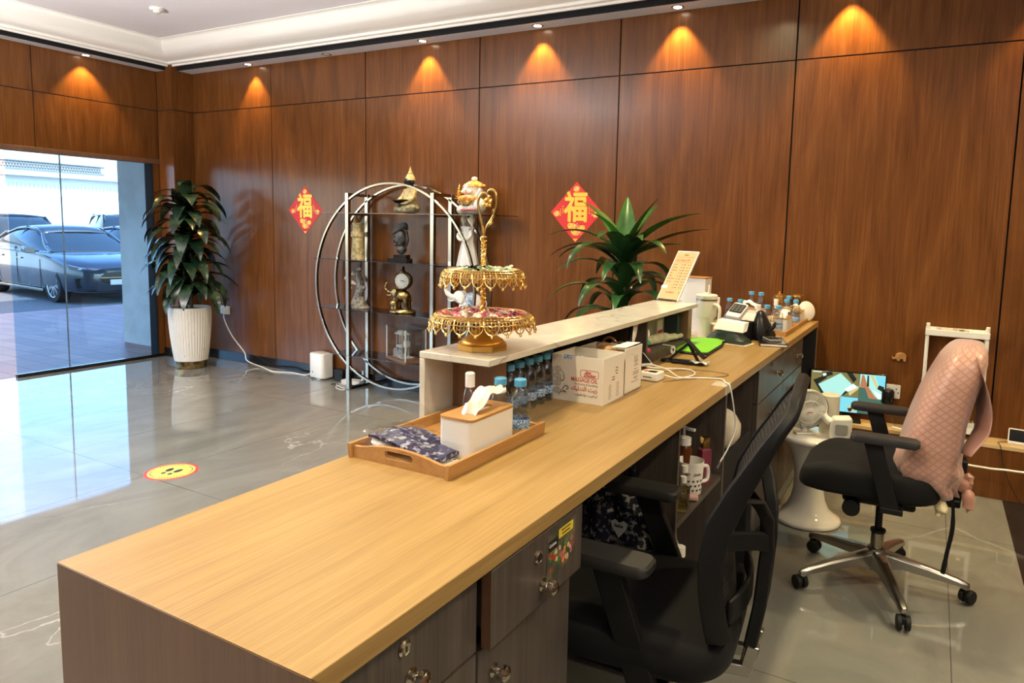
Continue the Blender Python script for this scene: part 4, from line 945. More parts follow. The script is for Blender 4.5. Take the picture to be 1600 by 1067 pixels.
b = MB(); b.box(-.030, -.04, .0002, .0232, .045, .0006); b.build('top_piece', P('clear_tape', (.70, .62, .45), .2, alpha=.6), t)
b = MB(); b.box(.0232, -.04, -.032, .0238, .045, .0006); b.build('edge_piece', bpy.data.materials['clear_tape'], t)
t = thing('label_roll', 'small roll of printed labels lying on the desk', 'label roll', (-1.018, 2.92, HC+.019))
b = MB(); m = frame((-.030, .012, 0), (0, .3, 1), (-.3, -1, .0)); m = Matrix.Translation((-.028, .01, 0)) @ Matrix.Rotation(PI/2, 4, 'Y') @ Matrix.Rotation(.25, 4, 'X')
b.lathe([(.007, 0), (.019, 0), (.019, .055), (.007, .055)], m=m, seg=28, cap0=False, cap1=False); b.build('roll', two('printed_paper', (.78, .76, .68), (.45, .42, .34), 60, .6, .6, .7), t)
t = thing('green_bag', 'bright green flat plastic bag lying on the desk', 'bag', (0, 0, 0))
b = MB(); pts = [(-1.050, 3.01), (-1.085, 3.30), (-1.03, 3.40), (-.90, 3.41), (-.868, 3.25), (-.856, 2.99), (-.92, 2.955), (-1.01, 2.965)]
R = [[(x*1+(.0), y, HC+z) for x, y in pts] for z in (.012, .0135)]
cx, cy = -.965, 3.18
R = [[(cx+(x-cx)*s, cy+(y-cy)*s, HC+z) for x, y in pts] for s, z in ((1, .010), (1.0, .012), (.8, .020), (.4, .022), (.05, .021))]
b.rings(R); b.build('sheet', P('lime_green', (.20, .60, .03), .45), t)
b = MB(); R = [[(cx+(x-cx)*s+.012, cy+(y-cy)*s-.012, HC+z) for x, y in pts] for s, z in ((.98, .001), (1.0, .006), (.98, .009))]
b.rings(R); b.build('dark_folder', M_black, t)
t = thing('phone_stand', 'black folding phone stand on the desk beside the green bag', 'phone stand', (-.855, 2.74, HC), .1)
b = MB(); b.box(-.075, -.03, 0, .055, .03, .012); b.build('base', M_black, t, bevel=.003)
b = MB(); b.bar((-.09, 0, .012), (-.012, 0, .085), .030, .010); b.build('lower_arm', M_black, t, bevel=.002)
b = MB(); b.bar((-.012, 0, .085), (.035, -.004, .008), .020, .008); b.build('brace', M_black, t, bevel=.002)
b = MB(); b.bar((-.025, 0, .105), (.055, 0, .028), .045, .006); b.bar((.055, 0, .028), (.070, 0, .040), .045, .006); b.build('cradle', M_black, t, bevel=.002)
b = MB(); b.lathe([(.030, 0), (.032, .004), (.028, .010), (.001, .010)], c=(-.098, .01, 0), seg=24); b.build('foot', M_black, t)
b = MB(); b.grid(lambda u, v: Vector((.0+.075*u, -.028+.05*v, .0135+.004*math.sin(u*11)*math.cos(v*9))), 10, 8); tag(b.build('crumpled_wipe', M_paper, None, loc=(-.855, 2.735, HC)), 'crumpled white paper scrap on the base of the phone stand', 'paper')
# under the ledge, right part
def lump(name, label, cat, c, r, mat, rz=0, seg=18):
    t = thing(name, label, cat, c, rz); b = MB(); b.ball((0, 0, r[2]), r, seg, 12); b.build('wrap', mat, t); return t
ZB = HC+.036
t = thing('paper_roll_bundle', 'long pale rolled plastic bundle lying under the far end of the marble ledge', 'bundle', (-1.075, 2.93, ZB))
b = MB(); b.tube([(-.02, -.17, .024), (.0, 0, .022), (.03, .12, .020), (.045, .20, .018)], [.022, .024, .016, .012], 14, sub=4); b.build('roll', two('pale_green_plastic', (.42, .42, .26), (.66, .64, .46), 25, .4), t)
t = thing('storage_carton', 'grey printed carton under the far end of the marble ledge', 'box', (-1.125, 2.93, ZB+.048))
b = MB(); b.box(-.035, -.14, -.04, .03, .14, .075); b.build('carton', two('grey_card', (.20, .21, .17), (.34, .34, .28), 12, .6), t, bevel=.001)
b = MB(); b.box(.0302, .05, -.02, .0308, .12, .05); b.build('white_label', M_paper, t)
b = MB(); b.box(.0309, .055, -.012, .0313, .115, .004); b.build('red_label_band', M_redink, t)
b = MB(); b.box(-1.12, 3.07, ZB, -1.03, 3.125, ZB+.12); tag(b.build('binder', P('dark_teal', (.012, .03, .03), .4), bevel=.002), 'dark teal binder standing at the far end under the ledge', 'binder')
lump('pink_pouch', 'small bright pink pouch under the ledge beside the divider', 'pouch', (-1.03, 2.66, ZB), (.025, .035, .014), P('magenta_fabric', (.62, .06, .18), .6))
lump('green_pouch', 'small teal green pouch on top of the pink pouch under the ledge', 'pouch', (-1.035, 2.67, ZB+.028), (.026, .035, .015), P('teal_fabric', (.05, .36, .22), .6))
t = thing('paper_cup_sleeve', 'small white and yellow paper roll above the green pouch under the ledge', 'paper roll', (-1.045, 2.67, ZB+.058))
b = MB(); b.cyl((-.02, 0, .018), (.025, -.01, .03), .018, seg=20); b.build('roll', M_paper, t)
t = thing('cable_tangle', 'black power cables and strap hanging under the middle of the ledge', 'cables', (-1.08, 2.42, HC))
b = MB(); b.tube([(-.05, -.18, .16), (-.02, -.05, .10), (0, .05, .07), (.03, .12, .10), (.02, .16, .17)], .006, 8, sub=6); b.tube([(-.05, -.1, .02), (.02, 0, .09), (-.01, .08, .05), (.03, .14, .03)], .005, 8, sub=6); b.build('black_cables', M_black, t)
b = MB(); b.box(-.06, -.1, 0, .03, .08, .05); b.build('power_brick', M_black, t, bevel=.004)
t = thing('white_strap', 'white paper strip hanging down from under the marble ledge', 'paper', (-1.02, 2.52, HC))
b = MB(); b.rings([[(.0, -.012, .185), (.0, .04, .185)], [(.006, -.035, .13), (.006, .005, .13)], [(.012, -.055, .09), (.012, -.045, .088)]], closed=False); b.build('strip', M_paper, t, solid=.001)
t = thing('glass_bangle', 'brown translucent bracelet on the packs behind the cartons', 'bracelet', (-1.02, 2.28, HC))
b = MB(); b.tube([(.028*math.cos(a*.314), .0, .125+.028*math.sin(a*.314)) for a in range(20)], .005, 8, closed=True); b.build('ring', P('amber_plastic', (.20, .07, .03), .2), t)
b = MB(); b.box(-.035, -.03, 0, .035, .03, .096); b.build('small_box', M_card, t)
# ------------------------------------------------------------------ ledge: sign, box, cake stand
t = thing('price_sign', 'clear acrylic sign holder with tan price list on the marble ledge', 'sign', (-1.125, 3.21, ZM))
pv = [Vector(p) for p in ((-1.1945, 3.225, ZM+.004), (-1.085, 3.165, ZM+.004))]
m = frame((-.0, -.025, .004), (1, -.20, 0), (.20, .42, 1.0)); m = frame((-.066, .012, .003), (1, -.33, 0), (.33, .60, 1.0))
W_, H_ = .125, .285
b = MB(); b.box(-.0, 0, -.003, W_, H_, .003, m); b.build('acrylic_sleeve', M_acrylic, t, bevel=.001)
b = MB()
for q in ((-.001, 0, -.0035, .002, H_, .0035), (W_-.003, 0, -.0035, W_+.002, H_, .0035), (0, H_-.004, -.0035, W_, H_+.001, .0035)): b.box(*q, m)
b.build('sleeve_rim', M_white, t)
b = MB(); b.box(.003, .006, .0032, W_-.004, H_-.006, .0038, m); b.build('price_list', P('tan_card', (.52, .33, .15), .6), t)
b = MB(); o = m @ Matrix.Translation((0, 0, .0039))
b.text("Let's Relax SPA", .0165, o @ Matrix.Translation((.012, .226, 0)), .0003, sx=.84, bold=.0002); b.prism(rrect(.100, .0014, .0004, 2, .062, .219), o, .0002); b.build('heading', M_redink, t)
b = MB(); b.prism(rrect(.108, .0012, .0004, 2, .062, .249), o, .0002); b.prism(rrect(.026, .006, .002, 2, .062, .262), o, .0002)
for k in range(9):
    y = .205-k*.0165
    if k < 7: b.prism(rrect((.026, .030, .034, .014, .020, .040, .028)[k], .0032, .001, 2, .009+(.026, .030, .034, .014, .020, .040, .028)[k]/2, y), o, .0002)
    for x, q in ((.062, .007), (.078, .013), (.099, .007), (.111, .007)): b.prism(rrect(q, .0042, .001, 2, x, y), o, .0002)
b.build('price_rows', P('brown_ink', (.16, .07, .03), .6), t)
b = MB(); b.text('PAYMENT', .0115, o @ Matrix.Translation((.034, .040, 0)), .0003, bold=.0003); b.build('footer_lettering', M_redink, t)
b = MB(); b.prism(rrect(.008, .016, .002, 2, .112, .045), o, .0003); b.build('green_mark', P('green_print', (.16, .32, .06), .5), t)
b = MB(); b.box(-.004, .066, .004, .030, .082, .0050, m); b.build('white_tag', M_paper, t)
b = MB(); b.rings([[m @ Vector((x, y, z)) for x, y, z in ((0, .0, -.004), (W_, .0, -.004))], [(-.06, .075, .003), (.06, .035, .003)]], closed=False); b.build('foot', M_acrylic, t, solid=.003)
t = thing('suggestion_box', 'white card box standing on the desk behind the price sign and tumbler', 'box', (-1.115, 3.60, HC), -.05)
b = MB(); b.box(-.075, -.05, .02, .070, .05, .300); b.build('body', M_whitematte, t, bevel=.001)
b = MB(); b.box(-.078, -.053, .300, .073, .053, .306); b.build('rim', M_bamboo, t)
b = MB(); b.box(-.078, -.053, 0, .073, .053, .02); b.build('base', M_white, t)
t = thing('tiered_stand', 'two tier gold filigree sweet stand on the near end of the marble ledge', 'cake stand', (-1.085, 1.566, ZM), .2)
b = MB(); oc = 8
b.lathe([(.070, 0), (.072, .003), (.072, .016), (.066, .019)], seg=8); b.lathe([(.058, .018), (.060, .022), (.056, .028), (.048, .032), (.034, .042), (.016, .056), (.011, .062), (.009, .064)], seg=40); b.build('base', M_goldsoft, t, ang=30)
for h0, h1 in ((.062, .192), (.212, .300)):
    b = MB()
    for s in (0, PI):
        b.tube([(.0038*math.cos(k*.55+s), .0038*math.sin(k*.55+s), h0+(h1-h0)*k/48) for k in range(49)], .0046, 8)
    b.build('twisted_stem', M_gold, t)
def basket(z, r, nm):
    b = MB(); b.lathe([(.001, z-.004), (r*.60, z-.004), (r*.86, z+.004), (r*.90, z+.014), (r*.86, z+.013), (r*.58, z), (.001, z)], seg=48); p = b.build(nm, P(nm+'_mesh', (.55, .42, .26), .45, .4), t)
    b = MB(); n = 22
    b.tube([(r*.9*math.cos(i*2*PI/60), r*.9*math.sin(i*2*PI/60), z+.015) for i in range(60)], .0024, 6, closed=True)
    b.tube([(r*.97*math.cos(i*2*PI/60), r*.97*math.sin(i*2*PI/60), z+.010) for i in range(60)], .0016, 6, closed=True)
    for k in range(n):
        a0 = k*2*PI/n; w_ = 2*PI/n
        def pt(da, rr, zz): return (rr*math.cos(a0+da*w_), rr*math.sin(a0+da*w_), z+zz)
        b.tube([pt(0, r*.90, .015), pt(.02, r*.99, .006), pt(.06, r*1.03, -.012), pt(.25, r*1.045, -.022), pt(.5, r*1.05, -.026), pt(.75, r*1.045, -.022), pt(.94, r*1.03, -.012), pt(.98, r*.99, .006), pt(1, r*.90, .015)], .0017, 6, sub=3)
        b.tube([pt(.5, r*.90, .015), pt(.5, r*1.0, .004), pt(.5, r*1.04, -.010), pt(.5, r*1.05, -.026)], .0013, 5, sub=2)
        b.tube([pt(.25, r*.92, .013), pt(.25, r*1.0, .002), pt(.25, r*1.045, -.020)], .0012, 5, sub=2); b.tube([pt(.75, r*.92, .013), pt(.75, r*1.0, .002), pt(.75, r*1.045, -.020)], .0012, 5, sub=2)
        b.tube([pt(.0, r*1.03, -.004), pt(.25, r*1.035, -.001), pt(.5, r*1.036, -.004), pt(.75, r*1.035, -.001), pt(1, r*1.03, -.004)], .0016, 5, sub=2)
        b.tube([pt(.28, r*1.035, -.008), pt(.38, r*1.04, -.014), pt(.5, r*1.043, -.010), pt(.62, r*1.04, -.014), pt(.72, r*1.035, -.008)], .0012, 5, sub=3)
        b.ball(pt(.5, r*1.053, -.030), .0042, 8, 6)
    q = b.build('filigree_rim', M_gold, p); return p
basket(.085, .140, 'lower_tier'); basket(.205, .112, 'upper_tier')
b = MB()
b.lathe([(.006, .296), (.010, .300), (.010, .308), (.006, .312)], seg=16)
b.tube([(0, 0, .305), (-.006, 0, .34), (-.014, 0, .375), (-.018, 0, .405), (-.006, 0, .428), (.012, 0, .420), (.010, 0, .400), (.0, 0, .398)], [.0035, .0035, .003, .0025], 8, sub=5)
b.tube([(0, 0, .305), (.008, 0, .335), (.026, 0, .365), (.036, 0, .40), (.030, 0, .432), (.014, 0, .436), (.008, 0, .42)], [.0042, .004, .0035, .003], 8, sub=5)
b.tube([(.014, 0, .345), (.022, 0, .35), (.028, 0, .365), (.026, 0, .385)], .004, 8, sub=4)
for k in range(10): b.ball((.008+.010*math.cos(k*.9), .004*math.sin(k), .405+.012*math.sin(k*1.3)), .0052, 8, 6)
b.build('heart_handle', M_gold, t)
cl = Matrix.Translation((-1.085, 1.566, ZM)); rnd = random.Random(8)
def sweet(mat, label, grp, first=True):
    t = thing('wrapped_sweet', label, 'sweet', (0, 0, 0), 0, grp)
    b = MB(); b.ball((0, 0, .006), (.012, .008, .0065), 12, 8); b.build('sweet', mat, t)
    b = MB()
    for sx in (-1, 1): b.rings([[(sx*.010, .002*math.cos(k*1.05), .006+.002*math.sin(k*1.05)) for k in range(6)], [(sx*.020, .009*math.cos(k*1.05), .006+.004*math.sin(k*1.05)) for k in range(6)]], cap0=False, cap1=False)
    b.build('twist_ends', mat, t); return t
def scatter(src, n, r0, r1, z, tag_=None):
    for k in range(n):
        a = rnd.uniform(0, 2*PI); r = math.sqrt(rnd.uniform(r0*r0, r1*r1)); loc = (-1.085+r*math.cos(a), 1.566+r*math.sin(a), ZM+z+rnd.uniform(0, .012))
        if k == 0: src.location = loc; src.rotation_euler = (rnd.uniform(-.5, .5), rnd.uniform(-.4, .4), rnd.uniform(0, 6))
        else:
            o = dup(src, loc); o.rotation_euler = (rnd.uniform(-.5, .5), rnd.uniform(-.4, .4), rnd.uniform(0, 6))
M_sw1 = two('pink_white_wrap', (.62, .05, .12), (.78, .50, .46), 120, .25); M_sw2 = P('white_wrap', (.78, .70, .58), .25); M_sw3 = P('pale_green_wrap', (.55, .62, .42), .3)
scatter(sweet(M_sw1, 'pink wrapped sweet heaped on the lower tier of the gold stand', 'pink sweets on the lower tier'), 34, .012, .105, .086)
scatter(sweet(M_sw2, 'white wrapped sweet among the pink ones on the lower tier', 'white sweets on the lower tier'), 16, .012, .105, .088)
scatter(sweet(M_sw3, 'pale wrapped sweet on the upper tier of the gold stand', 'pale sweets on the upper tier'), 22, .012, .082, .206)
scatter(sweet(M_blackgloss, 'dark wrapped sweet on the upper tier of the gold stand', 'dark sweets on the upper tier'), 4, .02, .07, .214)
# ------------------------------------------------------------------ far part of the desk
t = thing('tumbler', 'large cream handled tumbler with steel band and straw lid on the desk', 'tumbler', (-1.015, 3.475, HC), -.5)
M_tumb = P('cream_enamel', (.76, .70, .57), .35)
b = MB(); b.lathe([(.034, 0), (.037, .003), (.040, .095), (.050, .110), (.053, .118), (.054, .195)], seg=40); b.build('cup', M_tumb, t)
b = MB(); b.lathe([(.0545, .195), (.0548, .204)], seg=40, cap0=False, cap1=False); b.build('steel_band', M_alu, t)
b = MB(); b.lathe([(.055, .204), (.056, .222), (.050, .227), (.001, .228)], seg=40); b.box(-.02, -.008, .228, .02, .008, .236); b.build('lid', M_tumb, t, bevel=.001)
b = MB(); b.cyl((.0, .012, .226), (-.004, .018, .275), .0042, seg=14); b.build('straw', P('clear_straw', (.75, .70, .58), .2), t)
b = MB(); b.tube([(.050, 0, .178), (.082, 0, .176), (.094, 0, .150), (.090, 0, .095), (.076, 0, .080), (.046, 0, .082)], .0085, 12, sub=6); b.build('handle', M_tumb, t)
t = thing('paper_bag', 'dark green and cream paper bag lying folded on the desk', 'bag', (-.870, 3.40, HC), -.18)
b = MB(); R = []
for i in range(13):
    u = i/12; hgt = .052*(math.sin(PI*min(1, u*1.05))**.5) if 0 < u < 1 else .006
    R.append([(-.098+.196*u, y, z) for y, z in ((-.045, .002), (-.050, .02), (-.035, .02+hgt*.8), (.0, .018+hgt+.006*math.sin(u*9)), (.045, .012+hgt*.7), (.05, .002))])
b.rings(R); b.build('green_side', two('dark_green_paper', (.010, .020, .017), (.035, .050, .042), 14, .4), t, ang=40)
b = MB(); b.box(-.06, -.0515, .012, -.0, -.0495, .018); b.build('yellow_print', P('gold_ink', (.55, .42, .08), .5), t)
b = MB(); b.box(-.105, -.055, .0, .110, .052, .0018); b.build('white_base', M_paper, t)
b = MB(); R = [[(-.070, -.036, .066), (.090, -.042, .062), (.10, -.02, .070), (-.06, -.01, .075)], [(-.055, -.020, .112), (.092, -.030, .108), (.100, .0, .112), (-.045, .005, .118)]]
b.rings(R); b.build('cream_fold', M_paper, t)
t = thing('card_terminal', 'white card payment terminal with dark keypad leaning on the paper bag', 'card terminal', (-.848, 3.50, HC), -.25); t.scale = (.88, .88, .88)
m = frame((0, -.075, .125), (1, .1, -.10), (-.12, .75, .42))
b = MB(); b.prism(rrect(.085, .135, .012, 4, .0, .06), m, .034); b.build('terminal_body', M_white, t, bevel=.004)
b = MB(); b.prism(rrect(.074, .085, .006, 4, .0, .07), m @ Matrix.Translation((0, 0, .0341)), .002); b.build('dark_face', M_black, t)
b = MB(); kk = 0
for i in range(4):
    for j in range(3): b.prism(rrect(.016, .011, .003, 3, -.022+j*.022, .045+i*.016), m @ Matrix.Translation((0, 0, .0362)), .002)
b.build('keypad', M_grey, t)
b = MB(); b.box(-.05, .0, 0, .05, .09, .11); b.build('cradle', M_black, t, bevel=.006)
t = thing('black_purse', 'small black crumpled bag beside the card terminal', 'bag', (-.745, 3.60, HC))
b = MB(); R = []
for z, rx, ry in ((0, .05, .06), (.03, .062, .07), (.07, .048, .062), (.11, .030, .05), (.14, .018, .035), (.15, .01, .02)): R.append([(-.02*z/.15+rx*math.cos(a*.2618)*(1+.10*math.sin(a*1.7+z*40)), ry*math.sin(a*.2618)*(1+.08*math.sin(a*2.3)), z) for a in range(24)])
b.rings(R); b.build('bag_body', P('black_leather', (.012, .011, .011), .28), t, ang=30)
b = MB(); b.tube([(.02, -.05, .05), (.05, -.06, .07), (.06, -.02, .095), (.05, .03, .07), (.03, .055, .05)], .006, 8, sub=5); b.build('strap', M_blackgloss, t)
t = thing('notebook', 'black notebook lying at the desk edge under a calculator', 'notebook', (-.682, 3.51, HC), .30)
b = MB(); b.box(-.066, -.115, .002, .058, .115, .014); b.build('pages', M_paper, t); b = MB(); b.box(-.068, -.118, .0, .062, .118, .003); b.box(-.068, -.118, .0135, .062, .118, .017); b.box(-.070, -.118, 0, -.066, .118, .017); b.build('cover', M_blackgloss, t, bevel=.001)
t = thing('calculator', 'grey calculator with small keys lying on the black notebook', 'calculator', (-.690, 3.52, HC+.018), .55)
b = MB(); b.prism(rrect(.062, .125, .008), Matrix.Translation((0, 0, 0)), .008); b.build('case', P('calculator_silver', (.34, .32, .28), .35), t, bevel=.001)
b = MB()
for i in range(6):
    for j in range(5): b.box(-.027+j*.011, -.055+i*.013, .008, -.018+j*.011, -.046+i*.013, .0105)
b.build('keys', M_blackmatte, t); b = MB(); b.box(-.026, .030, .008, .026, .052, .0088); b.build('display', P('lcd', (.25, .28, .22), .2), t)
tray('bamboo tray with water bottles on the far desk, nearer of the two at the edge', (-.762, 4.00, HC), .0, .185, .40, .026)
tray('bamboo tray with water bottles at the far desk end by the wall', (-.765, 4.425, HC), .0, .185, .39, .026)
tb2 = dup(tb, (-.722, 3.985, HC+.008), 0, 'white tissue box with bamboo lid in the nearer far tray'); tb2.scale = (.78, .9, .78)
tb3 = dup(tb, (-.722, 4.40, HC+.008), PI, 'white tissue box with bamboo lid in the tray by the wall'); tb3.scale = (.78, .9, .78)
tb4 = dup(tb, (-.965, 4.28, HC+.002), 1.3, 'white tissue box with bamboo lid behind the paper bag, left of the trays'); tb4.scale = (1, .8, .9)
for x, y, r, lb in ((-.782, 3.84, .3, 'left water bottle at the near end of the nearer far tray'), (-.722, 3.845, 1.1, 'right water bottle at the near end of the nearer far tray'), (-.755, 4.262, .2, 'left water bottle at the near end of the tray by the wall'), (-.703, 4.268, 2.1, 'right water bottle at the near end of the tray by the wall'), (-.79, 4.52, 1.4, 'water bottle at the back left of the tray by the wall'), (-1.075, 4.17, .4, 'water bottle behind the tumbler, left of a pair'), (-1.0, 4.13, 1.2, 'water bottle behind the paper bag, right of a pair'), (-1.02, 4.50, .8, 'water bottle by the wall behind the paper bag, left one'), (-.955, 4.48, .1, 'water bottle by the wall behind the paper bag, right one')):
    zz = HC+.0085 if -.86 < x else HC+.0005
    o = dup(wb, (x, y, zz), r, lb)
    if x < -.93 and y > 4.4: o.scale = (1.1, 1.1, 1.15)
dup(slim, (-.80, 4.17, HC), 0, 'slim sanitiser bottle with white cap between the two far trays'); dup(slim, (-.815, 3.78, HC), 0, 'slim clear bottle standing in front of the nearer far tray'); dup(slim, (-1.11, 4.03, HC), 0, 'slim bottle with pale cap behind the tumbler handle')
for x, y, z, r, lb in ((-.775, 3.92, HC+.064, .3, 'tan biscuit pack stacked behind the bottles of the nearer far tray'), (-.735, 4.10, HC+.062, 1.3, 'tan biscuit pack at the back of the nearer far tray'), (-.765, 4.33, HC+.080, .2, 'tan biscuit pack left in the tray by the wall'), (-.71, 4.335, HC+.080, .9, 'tan biscuit pack right in the tray by the wall')):
    o = dup(pack, (x, y, z), r, lb); o.rotation_euler = (1.1, 0, r)
for x, y, lb, q in ((-.775, 3.90, 'small white carton under the biscuits in the nearer far tray', .05), (-.765, 4.10, 'small white carton at the back of the nearer far tray', .05), (-.775, 4.335, 'small white carton under the biscuits in the tray by the wall', .066)):
    b = MB(); b.box(x-.028, y-.016, HC+.0075, x+.028, y+.016, HC+.008+q); tag(b.build('small_carton', M_card, bevel=.001), lb, 'box')
t = thing('snack_pouch', 'white pouch with yellow picture standing left of the nearer far tray', 'packet', (-.868, 3.76, HC))
b = MB(); R = [[(sx*.045*s, sy*dy, z) for sx, sy in ((-1, -1), (1, -1), (1, 1), (-1, 1))] for z, s, dy in ((0, 1, .018), (.05, 1.02, .022), (.10, 1.0, .008), (.115, 1, .002))]; b.rings(R); b.build('pouch', M_paper, t, bevel=.002)
b = MB(); b.prism(ell(.022, .030, 18, 0, .05), frame((0, -.0235, 0), (1, 0, 0), (0, 0, 1)), .0012); b.build('picture', P('banana_print', (.72, .42, .06), .5), t)
def ornament(label, loc, hole):
    t = thing('gold_jar', label, 'jar', loc)
    M_mosaic = two('gold_mosaic', (.16, .06, .015), (.72, .40, .10), 160, .22, .45, .55, metal=.8)
    b = MB(); b.lathe([(.035, 0), (.042, .006), (.050, .05), (.050, .13), (.046, .152), (.030, .160), (.001, .161)], seg=36); b.build('jar_body', M_mosaic, t)
    if hole: b = MB(); b.lathe([(.001, 0), (.028, 0), (.029, .003), (.026, .004)], m=frame((0, -.0475, .115), (1, 0, 0), (0, 0, 1)), seg=28, cap1=False); b.build('opening', M_blackmatte, t)
    else: b = MB(); b.lathe([(.020, .160), (.022, .164), (.008, .170), (.011, .178), (.001, .184)], seg=20); b.build('lid_knob', M_gold, t)
    return t
ornament('gold mosaic jar with knob lid at the desk end by the wall, left one', (-.855, 4.565, HC), False)
ornament('gold mosaic jar with dark round opening at the desk end by the wall', (-.745, 4.57, HC+.008), True)
t = thing('white_plate', 'white round plate standing on edge in the tray by the wall', 'plate', (-.683, 4.545, HC+.008), .6)
b = MB(); b.lathe([(.001, .010), (.04, .008), (.060, 0), (.062, .002), (.042, .012), (.001, .014)], m=frame((0, 0, .060), (1, .2, 0), (.0, .25, 1)), seg=40); b.build('plate_disc', M_whitegloss, t)
# ------------------------------------------------------------------ office chairs (built facing -x, origin on the floor below the column)
M_fabric = P('black_fabric', (.0085, .0085, .009), .9, spec=.2, bump=.3, bscale=900, sheen=.04)
M_pad = P('armrest_pad', (.030, .028, .027), .55, spec=.35)
def mesh_mat():
    m, n, L, b = mk('black_mesh'); tc = n.new('ShaderNodeTexCoord')
    v = n.new('ShaderNodeTexVoronoi'); mp = n.new('ShaderNodeMapping'); mp.inputs['Scale'].default_value = (60, 75, 110); L.new(tc.outputs['Object'], mp.inputs[0]); L.new(mp.outputs[0], v.inputs['Vector']); v.inputs['Scale'].default_value = 1
    r = ramp(n, [(.0, (.16, .145, .12)), (.20, (.009, .009, .009))]); L.new(v.outputs['Distance'], r.inputs[0]); L.new(r.outputs[0], b.inputs['Base Color']); b.inputs['Roughness'].default_value = .6
    w = n.new('ShaderNodeTexWave'); w.bands_direction = 'Z'; w.inputs['Scale'].default_value = 26; L.new(tc.outputs['Object'], w.inputs['Vector'])
    bp = n.new('ShaderNodeBump'); bp.inputs['Strength'].default_value = .5; bp.inputs['Distance'].default_value = .003; L.new(w.outputs[0], bp.inputs['Height']); L.new(bp.outputs[0], b.inputs['Normal'])
    return m
M_mesh = mesh_mat()
def star_base(t, rot, R=.335, hub=.115):
    for k in range(5):
        a = rot+k*2*PI/5; d = Vector((math.cos(a), math.sin(a), 0)); s = Vector((-math.sin(a), math.cos(a), 0))
        b = MB(); R_ = []
        for u, w, z0, z1 in ((.02, .030, hub-.035, hub+.045), (.10, .026, hub-.015, hub+.030), (.22, .020, .085, .122), (.305, .017, .076, .102), (R, .016, .064, .092), (R+.012, .010, .066, .086)):
            R_.append([d*u+s*x+Vector((0, 0, z)) for x, z in ((-w, z0), (w, z0), (w, z1-.010), (w*.55, z1), (-w*.55, z1), (-w, z1-.010))])
        b.rings(R_); leg = b.build('base_arm', M_alu, t, bevel=.002)
        c = d*R; ca = a+.9+k*1.3; wd = Vector((math.cos(ca), math.sin(ca), 0)); wx = Vector((-wd.y, wd.x, 0))
        b = MB(); o = c+wd*.012
        b.cyl(c+Vector((0, 0, .045)), c+Vector((0, 0, .078)), .008, seg=12)
        for sg in (-1, 1): b.cyl(o+wx*sg*.006+Vector((0, 0, .0330)), o+wx*sg*.024+Vector((0, 0, .0330)), .0285, .0275, 24)
        b.box(-.014, -.010, .030, .016, .010, .056, Matrix((wd, wx, (0, 0, 1))).transposed().to_4x4() if False else Matrix.Translation(o) @ Matrix.Rotation(ca, 4, 'Z'))
        b.build('caster', M_black, leg, bevel=.003)
    b = MB(); b.lathe([(.030, hub-.045), (.036, hub-.04), (.036, hub+.05), (.030, hub+.055)], seg=24); b.build('hub', M_alu, t)
    b = MB(); b.cyl((0, 0, hub+.05), (0, 0, .235), .026, seg=24); b.build('column_sleeve', M_chrome, t)
    b = MB(); b.cyl((0, 0, .235), (0, 0, .40), .0145, seg=20); b.lathe([(.028, .232), (.030, .236), (.030, .246), (.020, .250)], seg=24); b.build('gas_column', M_black, t)
def seat(t, x0, x1, w, z0, z1):
    b = MB(); R = []
    for z, q, e in ((z0, .86, 0), (z0+.012, .95, 0), ((z0+z1)/2, 1.0, 0), (z1-.018, .985, .0), (z1-.004, .93, 0), (z1, .80, 0)):
        cx = (x0+x1)/2; pts = rrect((x1-x0)*q, w*q, .13*q, 8, cx, 0)
        R.append([(x, y, z - .055*max(0, (cx-.13-x)/.15)**2*(1 if z > z0+.02 else .4) + .012*(abs(y)/(w/2))**2*(z > z1-.02)) for x, y in pts])
    b.rings(R); b.build('seat', M_fabric, t, sub=1, ang=180)
    b = MB(); b.box(-.14, -.13, z0-.050, .13, .13, z0+.004); b.build('mechanism', M_black, t, bevel=.012)
def arm(t, sy, y, zp, x0, x1, w, post, swivel=0):
    b = MB(); m = Matrix.Translation(((x0+x1)/2, sy*y, zp-.028)) @ Matrix.Rotation(swivel, 4, 'Z')
    L_ = x1-x0; b.rings([[m @ Vector((x, yy, z)) for x, yy in rrect(L_*q, w*q, .022*q, 5)] for z, q in ((0, .93), (.006, 1), (.022, 1), (.028, .94))]); b.build('armrest', M_pad, t, ang=40)
    (ax, az), (bx, bz), th = post
    b = MB(); b.rings([[(ax-th/2, sy*y-.013, az), (ax+th/2, sy*y-.013, az), (ax+th/2, sy*y+.013, az), (ax-th/2, sy*y+.013, az)], [(bx-th/2, sy*(y-.01)-.016, bz), (bx+th/2, sy*(y-.01)-.016, bz), (bx+th/2, sy*(y-.01)+.016, bz), (bx-th/2, sy*(y-.01)+.016, bz)]]); b.build('armrest_post', M_black, t, bevel=.004)
    b = MB(); b.box(bx-.04, min(0, sy*(y+.01)), bz, bx+.04, max(0, sy*(y+.01)), bz+.022); b.build('armrest_bracket', M_black, t, bevel=.003)
